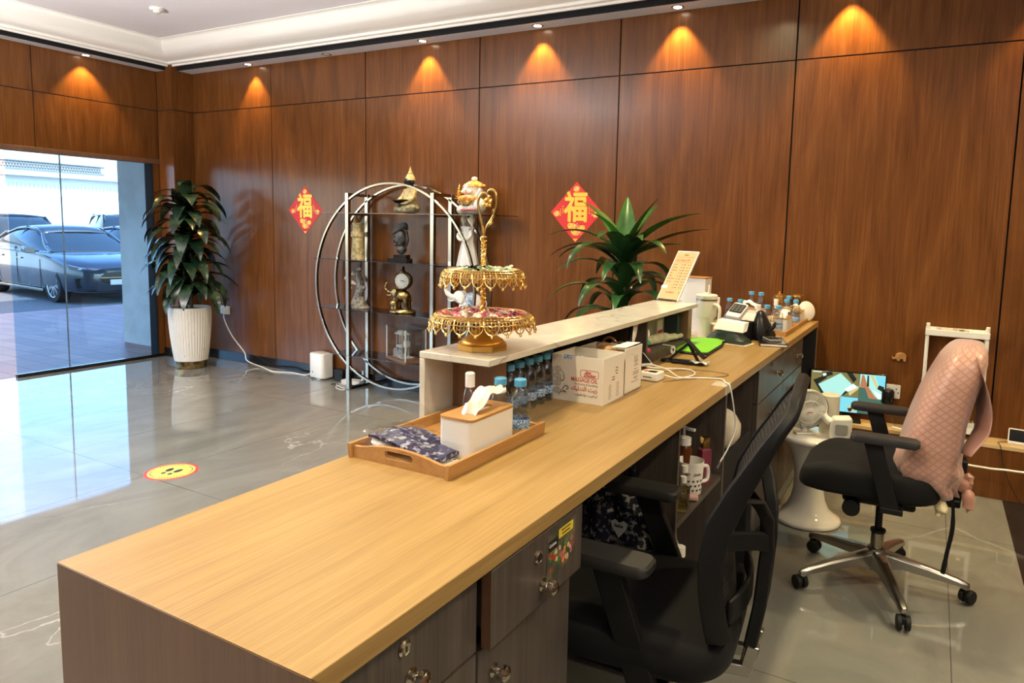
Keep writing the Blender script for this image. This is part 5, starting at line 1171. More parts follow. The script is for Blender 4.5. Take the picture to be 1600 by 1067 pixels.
# chair with the draped cloth
t = thing('office_chair', 'black office chair on polished five star base, its back wrapped in pink cloth', 'office chair', (-.123, 3.093, 0), .02)
star_base(t, .03)
seat(t, -.315, .225, .50, .435, .545)
arm(t, -1, .262, .712, -.115, .125, .075, ((-.035, .686), (.045, .415), .066)); arm(t, 1, .262, .712, -.155, .085, .075, ((-.055, .686), (.03, .415), .066))
b = MB(); b.cyl((-.10, -.13, .385), (-.10, -.20, .385), .030, .034, 20); b.build('tilt_knob', M_black, t, bevel=.003)
b = MB(); b.bar((.10, 0, .41), (.285, 0, .425), .10, .03); b.bar((.27, 0, .41), (.285, 0, .60), .08, .03, (1, 0, 0)); b.build('back_bracket', M_black, t, bevel=.006)
b = MB(); R = []
for x, z, h in ((.225, .50, .17), (.205, .62, .21), (.20, .76, .215), (.225, .90, .21), (.26, 1.0, .19), (.275, 1.045, .15)): R.append([(x-.012, -h, z), (x+.012, -h, z), (x+.012, h, z), (x-.012, h, z)])
b.rings(R); b.build('backrest', M_mesh, t, bevel=.008)
def damask():
    m, n, L, bb = mk('pink_damask'); uv = n.new('ShaderNodeUVMap')
    mp = n.new('ShaderNodeMapping'); mp.inputs['Rotation'].default_value = (0, 0, .62); L.new(uv.outputs[0], mp.inputs[0])
    bt = n.new('ShaderNodeTexBrick'); bt.offset = 0; bt.inputs['Scale'].default_value = 1; bt.inputs['Brick Width'].default_value = .020; bt.inputs['Row Height'].default_value = .020; bt.inputs['Mortar Size'].default_value = .0032; bt.inputs['Mortar Smooth'].default_value = .3
    bt.inputs['Color1'].default_value = (.54, .31, .23, 1); bt.inputs['Color2'].default_value = (.51, .285, .21, 1); bt.inputs['Mortar'].default_value = (.43, .215, .15, 1)
    L.new(mp.outputs[0], bt.inputs['Vector']); L.new(bt.outputs[0], bb.inputs['Base Color']); bb.inputs['Roughness'].default_value = .36; bb.inputs['Sheen Weight'].default_value = .4
    return m
M_cloth = damask(); M_cloth2 = P('pink_satin', (.44, .215, .15), .38, sheen=.3)
cs = thing('draped_cloth', 'shiny pink patterned cloth wrapped and knotted round the chair back', 'cloth', (-.123, 3.093, 0), .02)
prof_c = [(.460, .195, .045, .10), (.475, .185, .085, .16), (.52, .165, .112, .205), (.58, .160, .118, .228), (.66, .165, .108, .236), (.76, .180, .100, .238), (.86, .203, .094, .235), (.94, .232, .088, .228), (1.00, .252, .080, .212), (1.04, .265, .066, .180), (1.065, .272, .045, .12), (1.072, .275, .012, .03)]
def cprof(z):
    for a, b_ in zip(prof_c, prof_c[1:]):
        if a[0] <= z <= b_[0]:
            q = (z-a[0])/(b_[0]-a[0]); return [a[i]+(b_[i]-a[i])*q for i in range(1, 4)]
    return prof_c[-1][1:]
b = MB(); R = []; NA = 72; zsn = [.46+.612*(k/44) for k in range(45)]
for z in zsn:
    cx, hx, hy = cprof(z); ring = []
    for i in range(NA):
        a = 2*PI*i/NA; c_, s_ = math.cos(a), math.sin(a); e = .62
        x = hx*math.copysign(abs(c_)**e, c_); y = hy*math.copysign(abs(s_)**e, s_)
        low = max(0, min(1, (.66-z)/.18)); back = max(0, c_)
        f = 1+low*(.05*math.sin(a*9+z*14)+.04*math.sin(a*15-z*30)) + .035*back*math.sin(y*70+z*6)*min(1, max(0, (1.02-z)*6)) + .012*math.sin(a*5+z*18)
        ring.append((cx+x*f+.012*low*math.sin(z*60+a*2), y*f, z+.006*low*math.sin(a*6)))
    R.append(ring)
b.rings(R); o = b.build('cloth_wrap', M_cloth, cs, ang=180)
uvl = o.data.uv_layers.new(name='UVMap')
for p in o.data.polygons:
    us = []
    for li in p.loop_indices:
        v = o.data.vertices[o.data.loops[li].vertex_index].co; cx = cprof(min(1.07, max(.461, v.z)))[0]
        us.append((li, math.atan2(v.y, v.x-cx)*.19, v.z))
    mx = max(u for _, u, _ in us)
    for li, u, z in us: uvl.data[li].uv = ((u+2*PI*.19 if mx-u > .5 else u), z)
b = MB()
def flap(u, v):
    y = -.205+.33*u-.03*v; z = 1.035-.36*v-.05*u*v; x = .315+.030*math.sin(PI*v)**1.2*(1-.5*u)+.025*math.sin(u*6+v*3)*v-.055*max(0, v-.75)*4*.5
    return Vector((x-.03*(1-v), y, z))
b.grid(flap, 24, 24); b.build('loose_fold', M_cloth2, cs, solid=.002, ang=180)
b = MB(); b.ball((.285, -.12, .53), (.028, .024, .03), 16, 10); b.tube([(.285, -.12, .53), (.30, -.13, .50), (.305, -.135, .455), (.30, -.14, .43)], [.016, .022, .020, .004], 12, sub=4); b.tube([(.28, -.12, .535), (.30, -.12, .565), (.305, -.13, .54)], [.012, .016, .010], 10, sub=4); b.build('knot', M_cloth2, cs)
b = MB(); b.tube([(.20, -.14, .47), (.215, -.15, .44), (.205, -.155, .405)], [.02, .024, .012], 10, sub=3); b.build('lining_tail', two('yellow_print_cloth', (.62, .50, .22), (.78, .70, .48), 60, .6), cs)
ch = thing('strap', 'black strap hanging from the back of the cloth wrapped chair', 'strap', (-.123, 3.093, 0))
b = MB(); b.tube([(.255, -.12, .47), (.262, -.125, .36), (.250, -.13, .25), (.243, -.13, .172)], [.006, .008, .0075, .009], 8, sub=5); b.build('strap_band', M_black, ch)
# tall mesh chair in front
t = thing('office_chair', 'tall black mesh back office chair pushed under the desk, near the camera', 'office chair', (-.585, 1.63, 0), .10)
star_base(t, .5)
seat(t, -.30, .235, .47, .43, .525)
arm(t, -1, .222, .722, -.162, .058, .082, ((-.055, .694), (.05, .385), .070), -.08); arm(t, 1, .235, .722, -.205, .012, .082, ((-.085, .694), (.05, .385), .070), -.04)
bp = [(.180, .550), (.166, .650), (.161, .755), (.176, .836), (.213, .912), (.248, .970), (.278, 1.022), (.300, 1.055), (.318, 1.082), (.324, 1.098)]
hw = [.185, .215, .225, .228, .228, .226, .222, .212, .190, .160]
def bk(v):
    q = v*(len(bp)-1); i = min(len(bp)-2, int(q)); f = q-i
    return bp[i][0]+(bp[i+1][0]-bp[i][0])*f, bp[i][1]+(bp[i+1][1]-bp[i][1])*f, hw[i]+(hw[i+1]-hw[i])*f
bps = [Vector((bk(k/24)[0], bk(k/24)[2], bk(k/24)[1])) for k in range(25)]
loop = [Vector((p.x, -p.y, p.z)) for p in bps] + [Vector((bps[-1].x+.002, y, bps[-1].z+.012*(1-(y/.16)**2))) for y in (-.11, -.05, 0, .05, .11)] + [Vector((p.x, p.y, p.z)) for p in reversed(bps)] + [Vector((bps[0].x, y, bps[0].z-.016*(1-(y/.17)**2))) for y in (.12, .06, 0, -.06, -.12)]
b = MB(); R = []; n = len(loop)
for i, p in enumerate(loop):
    tn = (loop[(i+1) % n]-loop[i-1]).normalized(); cen = Vector((p.x, 0, .85 if abs(p.y) < .17 else p.z)); out = (p-cen); out = (out-tn*out.dot(tn)).normalized(); dp = tn.cross(out)
    if dp.x < 0: dp = -dp
    k = 1-max(0, min(1, (p.z-.86)/.2)); w = .026+.026*k
    R.append([p-out*.014-dp*.006, p+out*.014-dp*.004, p+out*.013+dp*w*.6, p+out*.002+dp*w, p-out*.012+dp*w*.8])
b.rings(R, loop=True); b.build('back_frame', M_black, t, bevel=.003, ang=40)
b = MB(); b.grid(lambda u, v: Vector((bk(v)[0]+.030*(1-(2*u-1)**2)*(1-.3*v), (2*u-1)*bk(v)[2], bk(v)[1])), 20, 40); b.build('back_mesh', M_mesh, t, solid=.003, ang=180)
for sy in (-1, 1):
    b = MB(); b.rings([[(x, sy*y+dy, z+dz) for dy, dz in ((-.009, -.022), (.009, -.022), (.009, .022), (-.009, .022))] for x, y, z in ((.175, .214, .80), (.215, .16, .775), (.265, .085, .755), (.290, .05, .740))]); b.build('bridge_arm', M_black, t, bevel=.004)
    b = MB(); b.rings([[(x+dx, sy*y+dy, z) for dx, dy in ((-.016, -.012), (.016, -.012), (.016, .012), (-.016, .012))] for x, y, z in ((.232, .205, .888), (.264, .10, .855), (.282, .055, .80), (.285, .042, .72), (.276, .040, .58), (.258, .040, .465))]); b.build('spine', M_black, t, bevel=.005, ang=50)
    b = MB(); b.bar((.268, sy*.040, .475), (.252, sy*.040, .405), .024, .030, (1, 0, 0)); b.bar((.262, sy*.040, .408), (.05, sy*.048, .398), .024, .028); b.build('support_bar', M_alu, t, bevel=.003)
b = MB(); b.box(.235, -.040, .392, .262, .040, .416); b.box(.150, -.046, .388, .172, .046, .410); b.build('cross_bar', M_alu, t, bevel=.003)
b = MB(); b.rings([[(x+dx, y, z+dz) for dx, dz in ((-.006, -.03), (.008, -.03), (.008, .03), (-.006, .03))] for x, y, z in [(.215+.03*math.cos(k*.5-1.5), -.15+.05*k, .60) for k in range(7)]]); b.build('lumbar_pad', M_black, t, bevel=.006)
# ------------------------------------------------------------------ stool with the fan
t = thing('stool', 'glossy white hourglass stool table beside the far drawers', 'stool', (-.485, 3.655, 0))
b = MB(); b.lathe([(.150, 0), (.166, .004), (.168, .012), (.160, .022), (.135, .035), (.105, .065), (.085, .11), (.075, .16), (.072, .21), (.076, .27), (.090, .33), (.112, .38), (.132, .41), (.136, .42)], seg=48, cap1=False); b.build('pedestal', M_whitegloss, t, ang=60)
b = MB(); b.lathe([(.132, .418), (.150, .424), (.158, .436), (.156, .448), (.146, .454), (.001, .455)], seg=48); b.build('stool_top', M_whitegloss, t, ang=60)
t = thing('desk_fan', 'small white round desk fan standing on the white stool', 'fan', (-.505, 3.60, .4555), .50)
mf = frame((0, 0, .132), (1, 0, 0), (0, -.18, 1))
b = MB(); NB = 60
for k in range(NB):
    a = k*2*PI/NB; pts = []
    for r, z, tw in ((.020, .030, 0), (.050, .032, .10), (.082, .022, .26), (.100, .0, .42)): pts.append(mf @ Vector((r*math.cos(a+tw), r*math.sin(a+tw), z)))
    b.tube(pts, .0013, 4, sub=2)
for r, z in ((.100, 0), (.060, .030)): b.tube([mf @ Vector((r*math.cos(i*PI/24), r*math.sin(i*PI/24), z)) for i in range(48)], .0022, 6, closed=True)
b.build('front_grille', M_white, t)
b = MB(); b.lathe([(.001, .036), (.021, .034), (.022, .028), (.001, .026)], m=mf, seg=24); b.build('centre_badge', M_white, t)
b = MB(); b.tube([mf @ Vector((x, y, .0362)) for x, y in ((-.014, -.004), (-.009, .003), (-.004, -.002), (.002, .004), (.007, -.001), (.013, .004))], .0016, 5, sub=3); b.build('badge_print', M_redink, t)
b = MB(); b.lathe([(.104, .004), (.106, 0), (.104, -.020), (.090, -.034), (.04, -.042), (.001, -.044)], m=mf, seg=40, cap0=False); b.build('rear_housing', P('fan_back', (.40, .41, .34), .5), t)
for k in range(5):
    a = k*2*PI/5; b = MB(); b.rings([[mf @ Vector((r*math.cos(a+q), r*math.sin(a+q), z)) for q, z in ((-.30, .004), (.0, .010), (.30, -.004), (.0, .006))] for r in (.018, .05, .088)]); b.build('blade', P('fan_blade', (.55, .56, .50), .4), t)
b = MB(); b.box(-.05, .0, 0, .05, .05, .012); b.cyl((0, .028, .01), (0, .034, .05), .016, seg=16); b.build('fan_foot', M_white, t, bevel=.004)
t = thing('white_canister', 'white round canister standing behind the fan on the stool', 'canister', (-.415, 3.725, .4555)); b = MB(); b.lathe([(.045, 0), (.047, .01), (.047, .195), (.040, .20), (.001, .2)], seg=32); b.build('canister_body', P('cream_plastic', (.58, .55, .46), .4), t)
t = thing('handheld_massager', 'white handheld gadget with grey panel on the right of the stool', 'gadget', (-.362, 3.60, .456), .25)
b = MB(); R = []
for x, w, z0, z1 in ((-.035, .020, .01, .09), (-.02, .034, .0, .115), (.02, .040, .0, .118), (.055, .036, .012, .122), (.068, .024, .05, .115)): R.append([(x, -w, z0), (x, w, z0), (x, w, z1), (x, -w, z1)])
b.rings(R); b.build('gadget_body', M_white, t, bevel=.010, seg=3)
b = MB(); b.tube([(-.03, .0, .085), (-.05, .01, .10), (-.066, .016, .115)], [.019, .017, .020], 12, sub=3); b.build('gadget_handle', M_white, t)
b = MB(); b.prism(rrect(.058, .050, .008, 4, .015, .062), frame((0, -.0405, 0), (1, 0, 0), (0, 0, 1)), .002); b.build('grey_panel', P('panel_grey', (.36, .36, .32), .4), t)
# ------------------------------------------------------------------ wall plinth, monitor, trolley
b = MB(); b.box(-.612, 4.516, 0, 4.2, 4.684, .292); b.mi = 1; b.box(-.612, 4.512, .292, 4.2, 4.684, .312); struct(b, 'trim_9', [M_wall, M_pale])
t = thing('monitor', 'security monitor showing camera views, standing low by the back wall', 'monitor', (-.418, 4.585, .312), .14)
b = MB(); b.box(-.222, 0, .048, .222, .018, .312); b.build('housing', M_blackgloss, t, bevel=.003)
b = MB(); b.box(-.02, .018, .02, .02, .035, .2); b.box(-.09, -.045, 0, .09, .06, .012); b.bar((0, .026, .01), (0, .026, .1), .04, .012); b.build('stand', M_black, t)
def scr(nm, c, s): return P(nm, (.01, .01, .01), .3, em=c, es=s*.75)
SC = {'cyan': scr('screen_cyan', (.50, .95, .85), .95), 'pale': scr('screen_pale', (.85, 1, .97), 1.1), 'dark': scr('screen_dark', (.02, .03, .025), .6), 'olive': scr('screen_olive', (.30, .25, .08), .8), 'orange': scr('screen_orange', (.65, .26, .12), .8), 'blue': scr('screen_blue', (.25, .80, .95), .95), 'green': scr('screen_green', (.08, .20, .15), .8), 'yellow': scr('screen_yellow', (.80, .70, .30), .9)}
b = MB(); o = frame((-.214, -.0004, .056), (1, 0, 0), (0, 0, 1)); W2, H2 = .428, .248
keys = list(SC)
def sp_(k, pts, lay=0): b.mi = keys.index(k); b.poly([o @ Vector((x*W2, y*H2, .0002+lay*.0002)) for x, y in pts])
sp_('green', [(0, 0), (1, 0), (1, 1), (0, 1)])
sp_('olive', [(0, .40), (.655, .40), (.655, 1), (0, 1)], 1); sp_('cyan', [(.08, .62), (.40, .98), (.60, .66), (.42, .40), (.22, .40)], 2); sp_('dark', [(.03, .75), (.18, .88), (.22, .84), (.10, .66), (.20, .40), (.16, .40)], 3); sp_('dark', [(.14, .95), (.28, 1), (.30, .92), (.16, .83)], 3); sp_('pale', [(.15, .93), (.20, .95), (.21, .90), (.17, .86)], 4)
sp_('dark', [(.48, 1), (.56, 1), (.62, .86), (.58, .76)], 3); sp_('pale', [(.46, .58), (.58, .74), (.64, .66), (.52, .52)], 4); sp_('dark', [(.43, .42), (.48, .54), (.51, .52), (.46, .42)], 4); sp_('yellow', [(.52, .50), (.65, .70), (.655, .62), (.54, .42)], 3)
sp_('cyan', [(.665, .40), (1, .40), (1, 1), (.665, 1)], 1); sp_('orange', [(.665, .62), (.69, .98), (.715, .98), (.72, .62), (.84, .40), (.90, .40), (.74, .80), (.72, .60)], 2); sp_('green', [(.665, .66), (.74, .66), (.80, .40), (.665, .40)], 3); sp_('orange', [(.74, .68), (.92, .40), (.80, .40)], 4); sp_('yellow', [(.80, .98), (.84, .98), (.92, .68), (.88, .70)], 3); sp_('dark', [(.76, .98), (.78, .98), (.79, .70), (.76, .70)], 3); sp_('blue', [(.86, .98), (1, .98), (1, .72), (.93, .70)], 2); sp_('dark', [(.92, .76), (.99, .72), (.99, .58), (.90, .66)], 4); sp_('pale', [(.84, .62), (.99, .50), (.99, .42), (.92, .42)], 3)
sp_('blue', [(0, 0), (.655, 0), (.655, .385), (0, .385)], 1); sp_('cyan', [(.20, .02), (.29, .02), (.27, .30), (.24, .30)], 2); sp_('dark', [(.30, .02), (.33, .02), (.34, .36), (.28, .36)], 2); sp_('yellow', [(.50, .15), (.64, .18), (.62, .02), (.58, .02)], 2); sp_('dark', [(.52, .10), (.60, .13), (.57, .02), (.54, .02)], 3); sp_('dark', [(0, .0), (.14, .0), (.10, .30), (0, .38)], 2)
b.mi = keys.index('pale')
for k in range(9): sp_('pale', [(.02+k*.014, .955), (.030+k*.014, .955), (.030+k*.014, .985), (.02+k*.014, .985)], 5)
b.build('screen', [SC[k] for k in keys], t, flat=True, weld=False)
t = thing('trolley', 'slim white plastic trolley with tiers, behind the cloth wrapped chair', 'trolley', (.15, 4.60, .312))
M_tro = P('trolley_plastic', (.80, .78, .70), .4)
for z in (.59, .275, .035):
    b = MB(); b.box(-.155, -.070, z, .155, .070, z+.006)
    for q in ((-.160, -.074, .160, -.068), (-.160, .068, .160, .074), (-.162, -.07, -.156, .07), (.156, -.07, .162, .07)): b.box(q[0], q[1], z, q[2], q[3], z+.036)
    b.build('tier', M_tro, t, bevel=.002)
for sx in (-1, 1):
    b = MB(); b.tube([(sx*.150, -.060, .03), (sx*.150, -.060, .61), (sx*.150, -.055, .637), (sx*.150, -.035, .645), (sx*.150, -.015, .637), (sx*.150, -.008, .62)], .0105, 10, sub=4); b.build('post', M_tro, t)
    b = MB(); b.tube([(sx*.150, .060, .03), (sx*.150, .060, .62)], .0105, 10); b.build('post', M_tro, t)
    for sy in (-1, 1): b = MB(); b.cyl((sx*.14-.008, sy*.055, .0175), (sx*.14+.008, sy*.055, .0175), .0175, seg=18); b.box(sx*.14-.004, sy*.055-.004, .02, sx*.14+.004, sy*.055+.004, .037); b.build('caster', M_black, t)
t = thing('leaflet_stack', 'flat stack of printed leaflets on top of the white trolley', 'leaflets', (.128, 4.60, .9085)); b = MB(); b.box(-.085, -.04, 0, .08, .04, .032); b.build('leaflets', two('leaflet_edges', (.66, .58, .44), (.12, .10, .08), 30, .6, .5, .62, stretch=(1, 1, .2)), t)
t = thing('jar', 'small glass jar on the bottom tier of the trolley', 'jar', (.255, 4.57, .354)); b = MB(); b.lathe([(.02, 0), (.022, .004), (.022, .045), (.016, .052), (.016, .058)], seg=20); b.build('jar_glass', M_pet, t); b = MB(); b.lathe([(.018, .056), (.018, .07), (.001, .071)], seg=20); b.build('lid', M_gold, t)
t = thing('photo_frame_device', 'small white screen device on a stand on the pale plinth', 'tablet', (.490, 4.600, .312), -.10)
b = MB(); m = frame((0, -.02, .004), (1, 0, 0), (0, .30, 1)); b.prism(rrect(.086, .085, .008, 4, 0, .045), m, .010); b.box(-.040, -.025, 0, .040, .045, .012); b.build('shell', M_white, t, bevel=.002)
b = MB(); b.prism(rrect(.074, .066, .003, 3, 0, .048), m @ Matrix.Translation((0, 0, .010)), .0008); b.build('screen', M_blackgloss, t)
b = MB(); b.tube([(.445, 4.60, .318), (.40, 4.57, .317), (.405, 4.52, .316), (.41, 4.505, .30), (.43, 4.50, .20), (.47, 4.49, .10), (.52, 4.46, .02), (.56, 4.43, .004)], .0018, 6, sub=6); tag(b.build('thin_lead', M_black), 'thin dark lead running down the plinth from the white screen device', 'cable')
b = MB(); b.tube([(-.15, 4.50, .335), (.02, 4.49, .306), (.2, 4.47, .20), (.33, 4.40, .205), (.42, 4.38, .215), (.62, 4.33, .25), (1.2, 4.3, .40), (1.6, 4.51, .42)], .0058, 8, sub=6); tag(b.build('white_lead', M_white), 'thick white cable running right from behind the cloth wrapped chair', 'cable')
t = thing('elephant_hook', 'small wooden elephant shaped hook on the back wall above the monitor', 'hook', (-.140, YW-.0065, .735))
b = MB(); m = frame((0, 0, 0), (1, 0, 0), (0, 0, 1))
b.prism([(-.045, -.008), (-.042, .002), (-.036, -.010), (-.026, -.004), (-.020, .018), (.0, .027), (.024, .024), (.036, .010), (.036, -.026), (.020, -.026), (.018, -.012), (.004, -.012), (.002, -.026), (-.014, -.026), (-.018, -.014), (-.036, -.020)], m, .014); b.build('plaque', M_bamboo, t, bevel=.002)
socket(-.165, YW-.006, .515, 'white wall socket with a black adapter plugged in, right of the monitor', .085, .085)
t = thing('black_adapter', 'black round power adapter plugged in the socket beside the monitor', 'adapter', (-.190, YW-.018, .475))
b = MB(); b.lathe([(.034, -.03), (.038, -.02), (.038, .045), (.030, .060), (.001, .062)], c=(0, -.04, 0), seg=24); b.build('body', M_blackgloss, t); b = MB(); b.box(-.025, -.01, .0, .025, .002, .05); b.build('plug_part', M_black, t)
t = thing('clear_bag', 'crumpled clear plastic bag on the plinth behind the wrapped chair', 'plastic bag', (-.085, 4.60, .3125))
b = MB(); rn = random.Random(2); R = []
for i in range(1, 10):
    tt = -PI/2+PI*i/10; R.append([((.085*math.cos(tt)*math.cos(q*.3142))*(1+rn.uniform(-.12, .12)), .055*math.cos(tt)*math.sin(q*.3142)*(1+rn.uniform(-.12, .12)), .055+.055*math.sin(tt)*(1+rn.uniform(-.05, .05))) for q in range(20)])
b.rings(R); b.build('film', M_acrylic, t, flat=True)
lump('magenta_pouch', 'magenta pouch on the floor behind the wrapped chair', 'pouch', (-.10, 4.44, 0), (.09, .05, .07), P('magenta_cloth', (.36, .02, .12), .5))
# ------------------------------------------------------------------ inside the desk knee spaces
t = thing('tote_bag', 'navy and white toile printed tote bag hanging in the desk knee space', 'bag', (-.828, 1.975, .38))
M_toile = two('navy_white_toile', (.010, .012, .035), (.40, .38, .36), 62, .7, .53, .60, detail=7)
def bagf(x0, x1, z0, z1, off=0): return lambda u, v: Vector(((x0+(x1-x0)*u)*(1-.22*v), -.018+.014*math.sin(u*16+v*2)*(1-.4*v)+off, z0+(z1-z0)*v))
b = MB(); b.grid(bagf(-.150, .150, .075, .30), 40, 12); b.build('printed_cloth', M_toile, t, solid=.003, ang=180)
b = MB(); b.grid(bagf(-.153, .153, -.02, .0745), 40, 8); b.build('white_hem', two('cream_hem', (.48, .45, .38), (.60, .57, .50), 15, .7), t, solid=.003, ang=180)
b = MB()
for z0, z1 in ((.060, .064), (.0665, .069)): b.grid(bagf(-.1535, .1535, z0, z1, -.003), 40, 1)
b.build('hem_stripes', P('navy_ink', (.012, .014, .04), .7), t, solid=.001)
for x in (-.045, .045):
    b = MB(); b.rings([[(x+.10*math.copysign(1, x)*0-.012, -.022, z), (x+.012, -.022, z)] for z in (.295, .38, .42)], closed=False); b.build('strap', M_toile, t, solid=.002)
b = MB(); hp = [(0, -.035), (-.026, .0), (-.027, .016), (-.014, .024), (0, .014), (.014, .024), (.027, .016), (.026, 0)]; b.prism([(x, z) for x, z in hp], frame((.015, -.034, .150), (1, 0, 0), (0, 0, 1)), .002); hb = b.build('heart_patch', M_paper, t)
b = MB(); b.text('babe', .016, frame((-.003, -.0365, .150), (1, 0, 0), (0, 0, 1)), .0006, shear=.3, bold=.0004); b.build('patch_lettering', M_blackink, hb)
b = MB(); b.box(-1.10, 2.585, 0, -.66, 3.04, .595); tag(b.build('storage_crate', M_blackmatte, bevel=.006), 'plain dark crate on the floor between shelf cabinet and far drawers', 'crate')
t = thing('rolled_towel', 'cream rolled towel lying on the dark crate under the desk', 'towel', (-.745, 2.68, .598), .12)
b = MB(); R = []
for k in range(13):
    x = -.12+.24*k/12; r = .085*(1-(abs(k-6)/6.6)**4); R.append([(x, r*math.cos(q*.2618)*(1+.03*math.sin(q*3+k*.4)), .088+r*1.0*math.sin(q*.2618)*(1+.03*math.sin(q*4+k*.5))) for q in range(24)])
b.rings(R); b.build('towel', two('cream_towel', (.42, .37, .28), (.60, .54, .44), 8, .8, bump=.3), t, ang=60)
# shelf goods
def jarthing(name, label, cat, loc, prof, mat, cap, cmat, seg=24, sx=1, grp=None):
    t = thing(name, label, cat, loc, 0, grp); b = MB(); b.lathe(prof, seg=seg, sx=sx); b.build('body', mat, t); b = MB(); b.lathe(cap, seg=seg, sx=sx); b.build('cap', cmat, t); return t
ZS1 = .5452
t = thing('mug', 'tall white mug with black heart print on the shelf under the desk', 'mug', (-.705, 2.31, ZS1), .9); t.scale = (1.12, 1.12, 1.12)
b = MB(); b.lathe([(.034, 0), (.037, .003), (.043, .105), (.041, .105), (.036, .01), (.001, .008)], seg=36, cap1=False); b.build('mug_body', M_whitematte, t)
b = MB()
for row in range(3):
    for k in range(11):
        a = -2.6+k*.36+row*.18; z = .018+row*.015; r = .0375+.006*(z/.105)+.0002; m = frame((r*math.cos(a), r*math.sin(a), z), (-math.sin(a), math.cos(a), 0), (.05*math.cos(a), .05*math.sin(a), 1)); b.prism([(0, -.0045), (-.0045, .001), (-.0025, .004), (0, .002), (.0025, .004), (.0045, .001)], m, .0004)
b.build('heart_print', M_blackink, t)
b = MB()
for s, a in (('U&P', -2.45), ('Smile', -1.60)): b.text(s, .0125, frame((.0415*math.cos(a), .0415*math.sin(a), .066), (-math.sin(a), math.cos(a), 0), (.05*math.cos(a), .05*math.sin(a), 1)), .0006, align='CENTER', shear=.3)
b.build('mug_lettering', M_blackink, t)
b = MB(); b.tube([(.041, .0, .08), (.066, 0, .075), (.066, 0, .035), (.040, 0, .028)], .006, 8, sub=5); b.build('mug_handle', M_whitematte, t)
M_amber = P('amber_bottle', (.09, .025, .008), .15); M_oil = P('pale_oil', (.75, .62, .20), .05, trans=1, ior=1.4)
jarthing('amber_bottle', 'brown bottle with white cap behind the mug under the desk', 'bottle', (-.745, 2.365, ZS1), [(.026, 0), (.028, .003), (.028, .135), (.020, .150), (.018, .155)], M_amber, [(.022, .152), (.022, .178), (.001, .179)], M_white)
t = thing('pump_bottle', 'dark bottle with white pump head behind the mug under the desk', 'bottle', (-.775, 2.44, ZS1)); b = MB(); b.lathe([(.026, 0), (.028, .003), (.028, .12), (.014, .135), (.012, .14)], seg=24); b.build('body', M_blackgloss, t); b = MB(); b.lathe([(.015, .138), (.015, .158), (.006, .160), (.006, .185), (.012, .187), (.012, .195), (.001, .196)], seg=20); b.bar((0, 0, .190), (.045, -.01, .190), .012, .009); b.build('pump_head', M_white, t)
jarthing('perfume_bottle', 'square pink perfume bottle with gold cap right of the mug', 'bottle', (-.690, 2.43, ZS1), [(.026, 0), (.027, .003), (.027, .125), (.014, .135)], P('pink_perfume', (.42, .10, .16), .08, trans=.5, ior=1.4), [(.018, .132), (.018, .172), (.001, .173)], M_gold, 4)
jarthing('olive_tube', 'small olive tube with black cap behind the pink perfume', 'bottle', (-.72, 2.50, ZS1), [(.015, .02), (.017, .022), (.016, .09), (.001, .095)], P('olive_tube', (.25, .24, .12), .4), [(.016, 0), (.017, .002), (.017, .020), (.001, .021)], M_blackgloss)
for k, (x, y, s, lb) in enumerate(((-.672, 2.135, 1.0, 'small oil bottle at the front left of the desk shelf'), (-.690, 2.20, 1.12, 'small oil bottle just left of the heart print mug'))):
    if k == 0: ob = jarthing('oil_bottle', lb, 'bottle', (x, y, ZS1), [(.019, 0), (.020, .003), (.020, .055), (.010, .075), (.009, .100)], M_pet, [(.0105, .098), (.0105, .118), (.001, .119)], M_whitematte, grp='small clear oil bottles'); b = MB(); b.lathe([(.0185, .002), (.0185, .050), (.001, .0505)], seg=20); b.build('oil', M_oil, ob)
    else: o = dup(ob, (x, y, ZS1), 0, lb); o.scale = (1.1, 1.1, s)
t = thing('clear_tub', 'small clear plastic tub with pink contents in front of the mug', 'tub', (-.672, 2.245, ZS1), .3); b = MB(); b.rings([[(x, y, z) for x, y in rrect(w, w, .008)] for z, w in ((0, .045), (.040, .055))], cap1=False); b.build('tub', M_acrylic, t); b = MB(); b.box(-.019, -.019, .002, .019, .019, .018); b.build('contents', P('pale_pink', (.60, .36, .32), .6), t, bevel=.004)
jarthing('spray_bottle', 'clear bottle with white cap on the bottom shelf under the desk', 'bottle', (-.70, 2.22, .1102), [(.035, 0), (.037, .004), (.037, .20), (.018, .23), (.016, .24)], M_pet, [(.019, .238), (.019, .27), (.001, .271)], M_white)
jarthing('orange_bottle', 'bottle with orange cap standing on the bottom shelf under the desk', 'bottle', (-.76, 2.30, .1102), [(.030, 0), (.032, .004), (.032, .23), (.016, .26)], P('grey_blue_bottle', (.16, .20, .24), .3), [(.020, .258), (.016, .32), (.001, .322)], P('orange_cap', (.70, .24, .02), .4))
t = thing('clear_sack', 'clear plastic bag with papers on the bottom desk shelf', 'plastic bag', (-.70, 2.12, .1102)); b = MB(); rn = random.Random(4); R = [[((.06-.02*z/.26)*math.cos(q*.393)*(1+rn.uniform(-.15, .15)), (.085-.02*z/.26)*math.sin(q*.393)*(1+rn.uniform(-.1, .1)), z) for q in range(16)] for z in (0, .07, .14, .20, .26)]; b.rings(R, cap1=False); b.build('film', M_acrylic, t, flat=True); b = MB(); b.box(-.03, -.05, .004, .02, .05, .20); b.build('papers', M_paper, t)
# dark sheet over the inner face of the desk end
b = MB(); b.box(-1.14, 4.575, .001, -.6205, 4.5935, .8865, Matrix.Translation((.9, -2.6, 0))); b.build('end_dark_sheet', M_blackmatte, bpy.data.objects['reception_desk'])
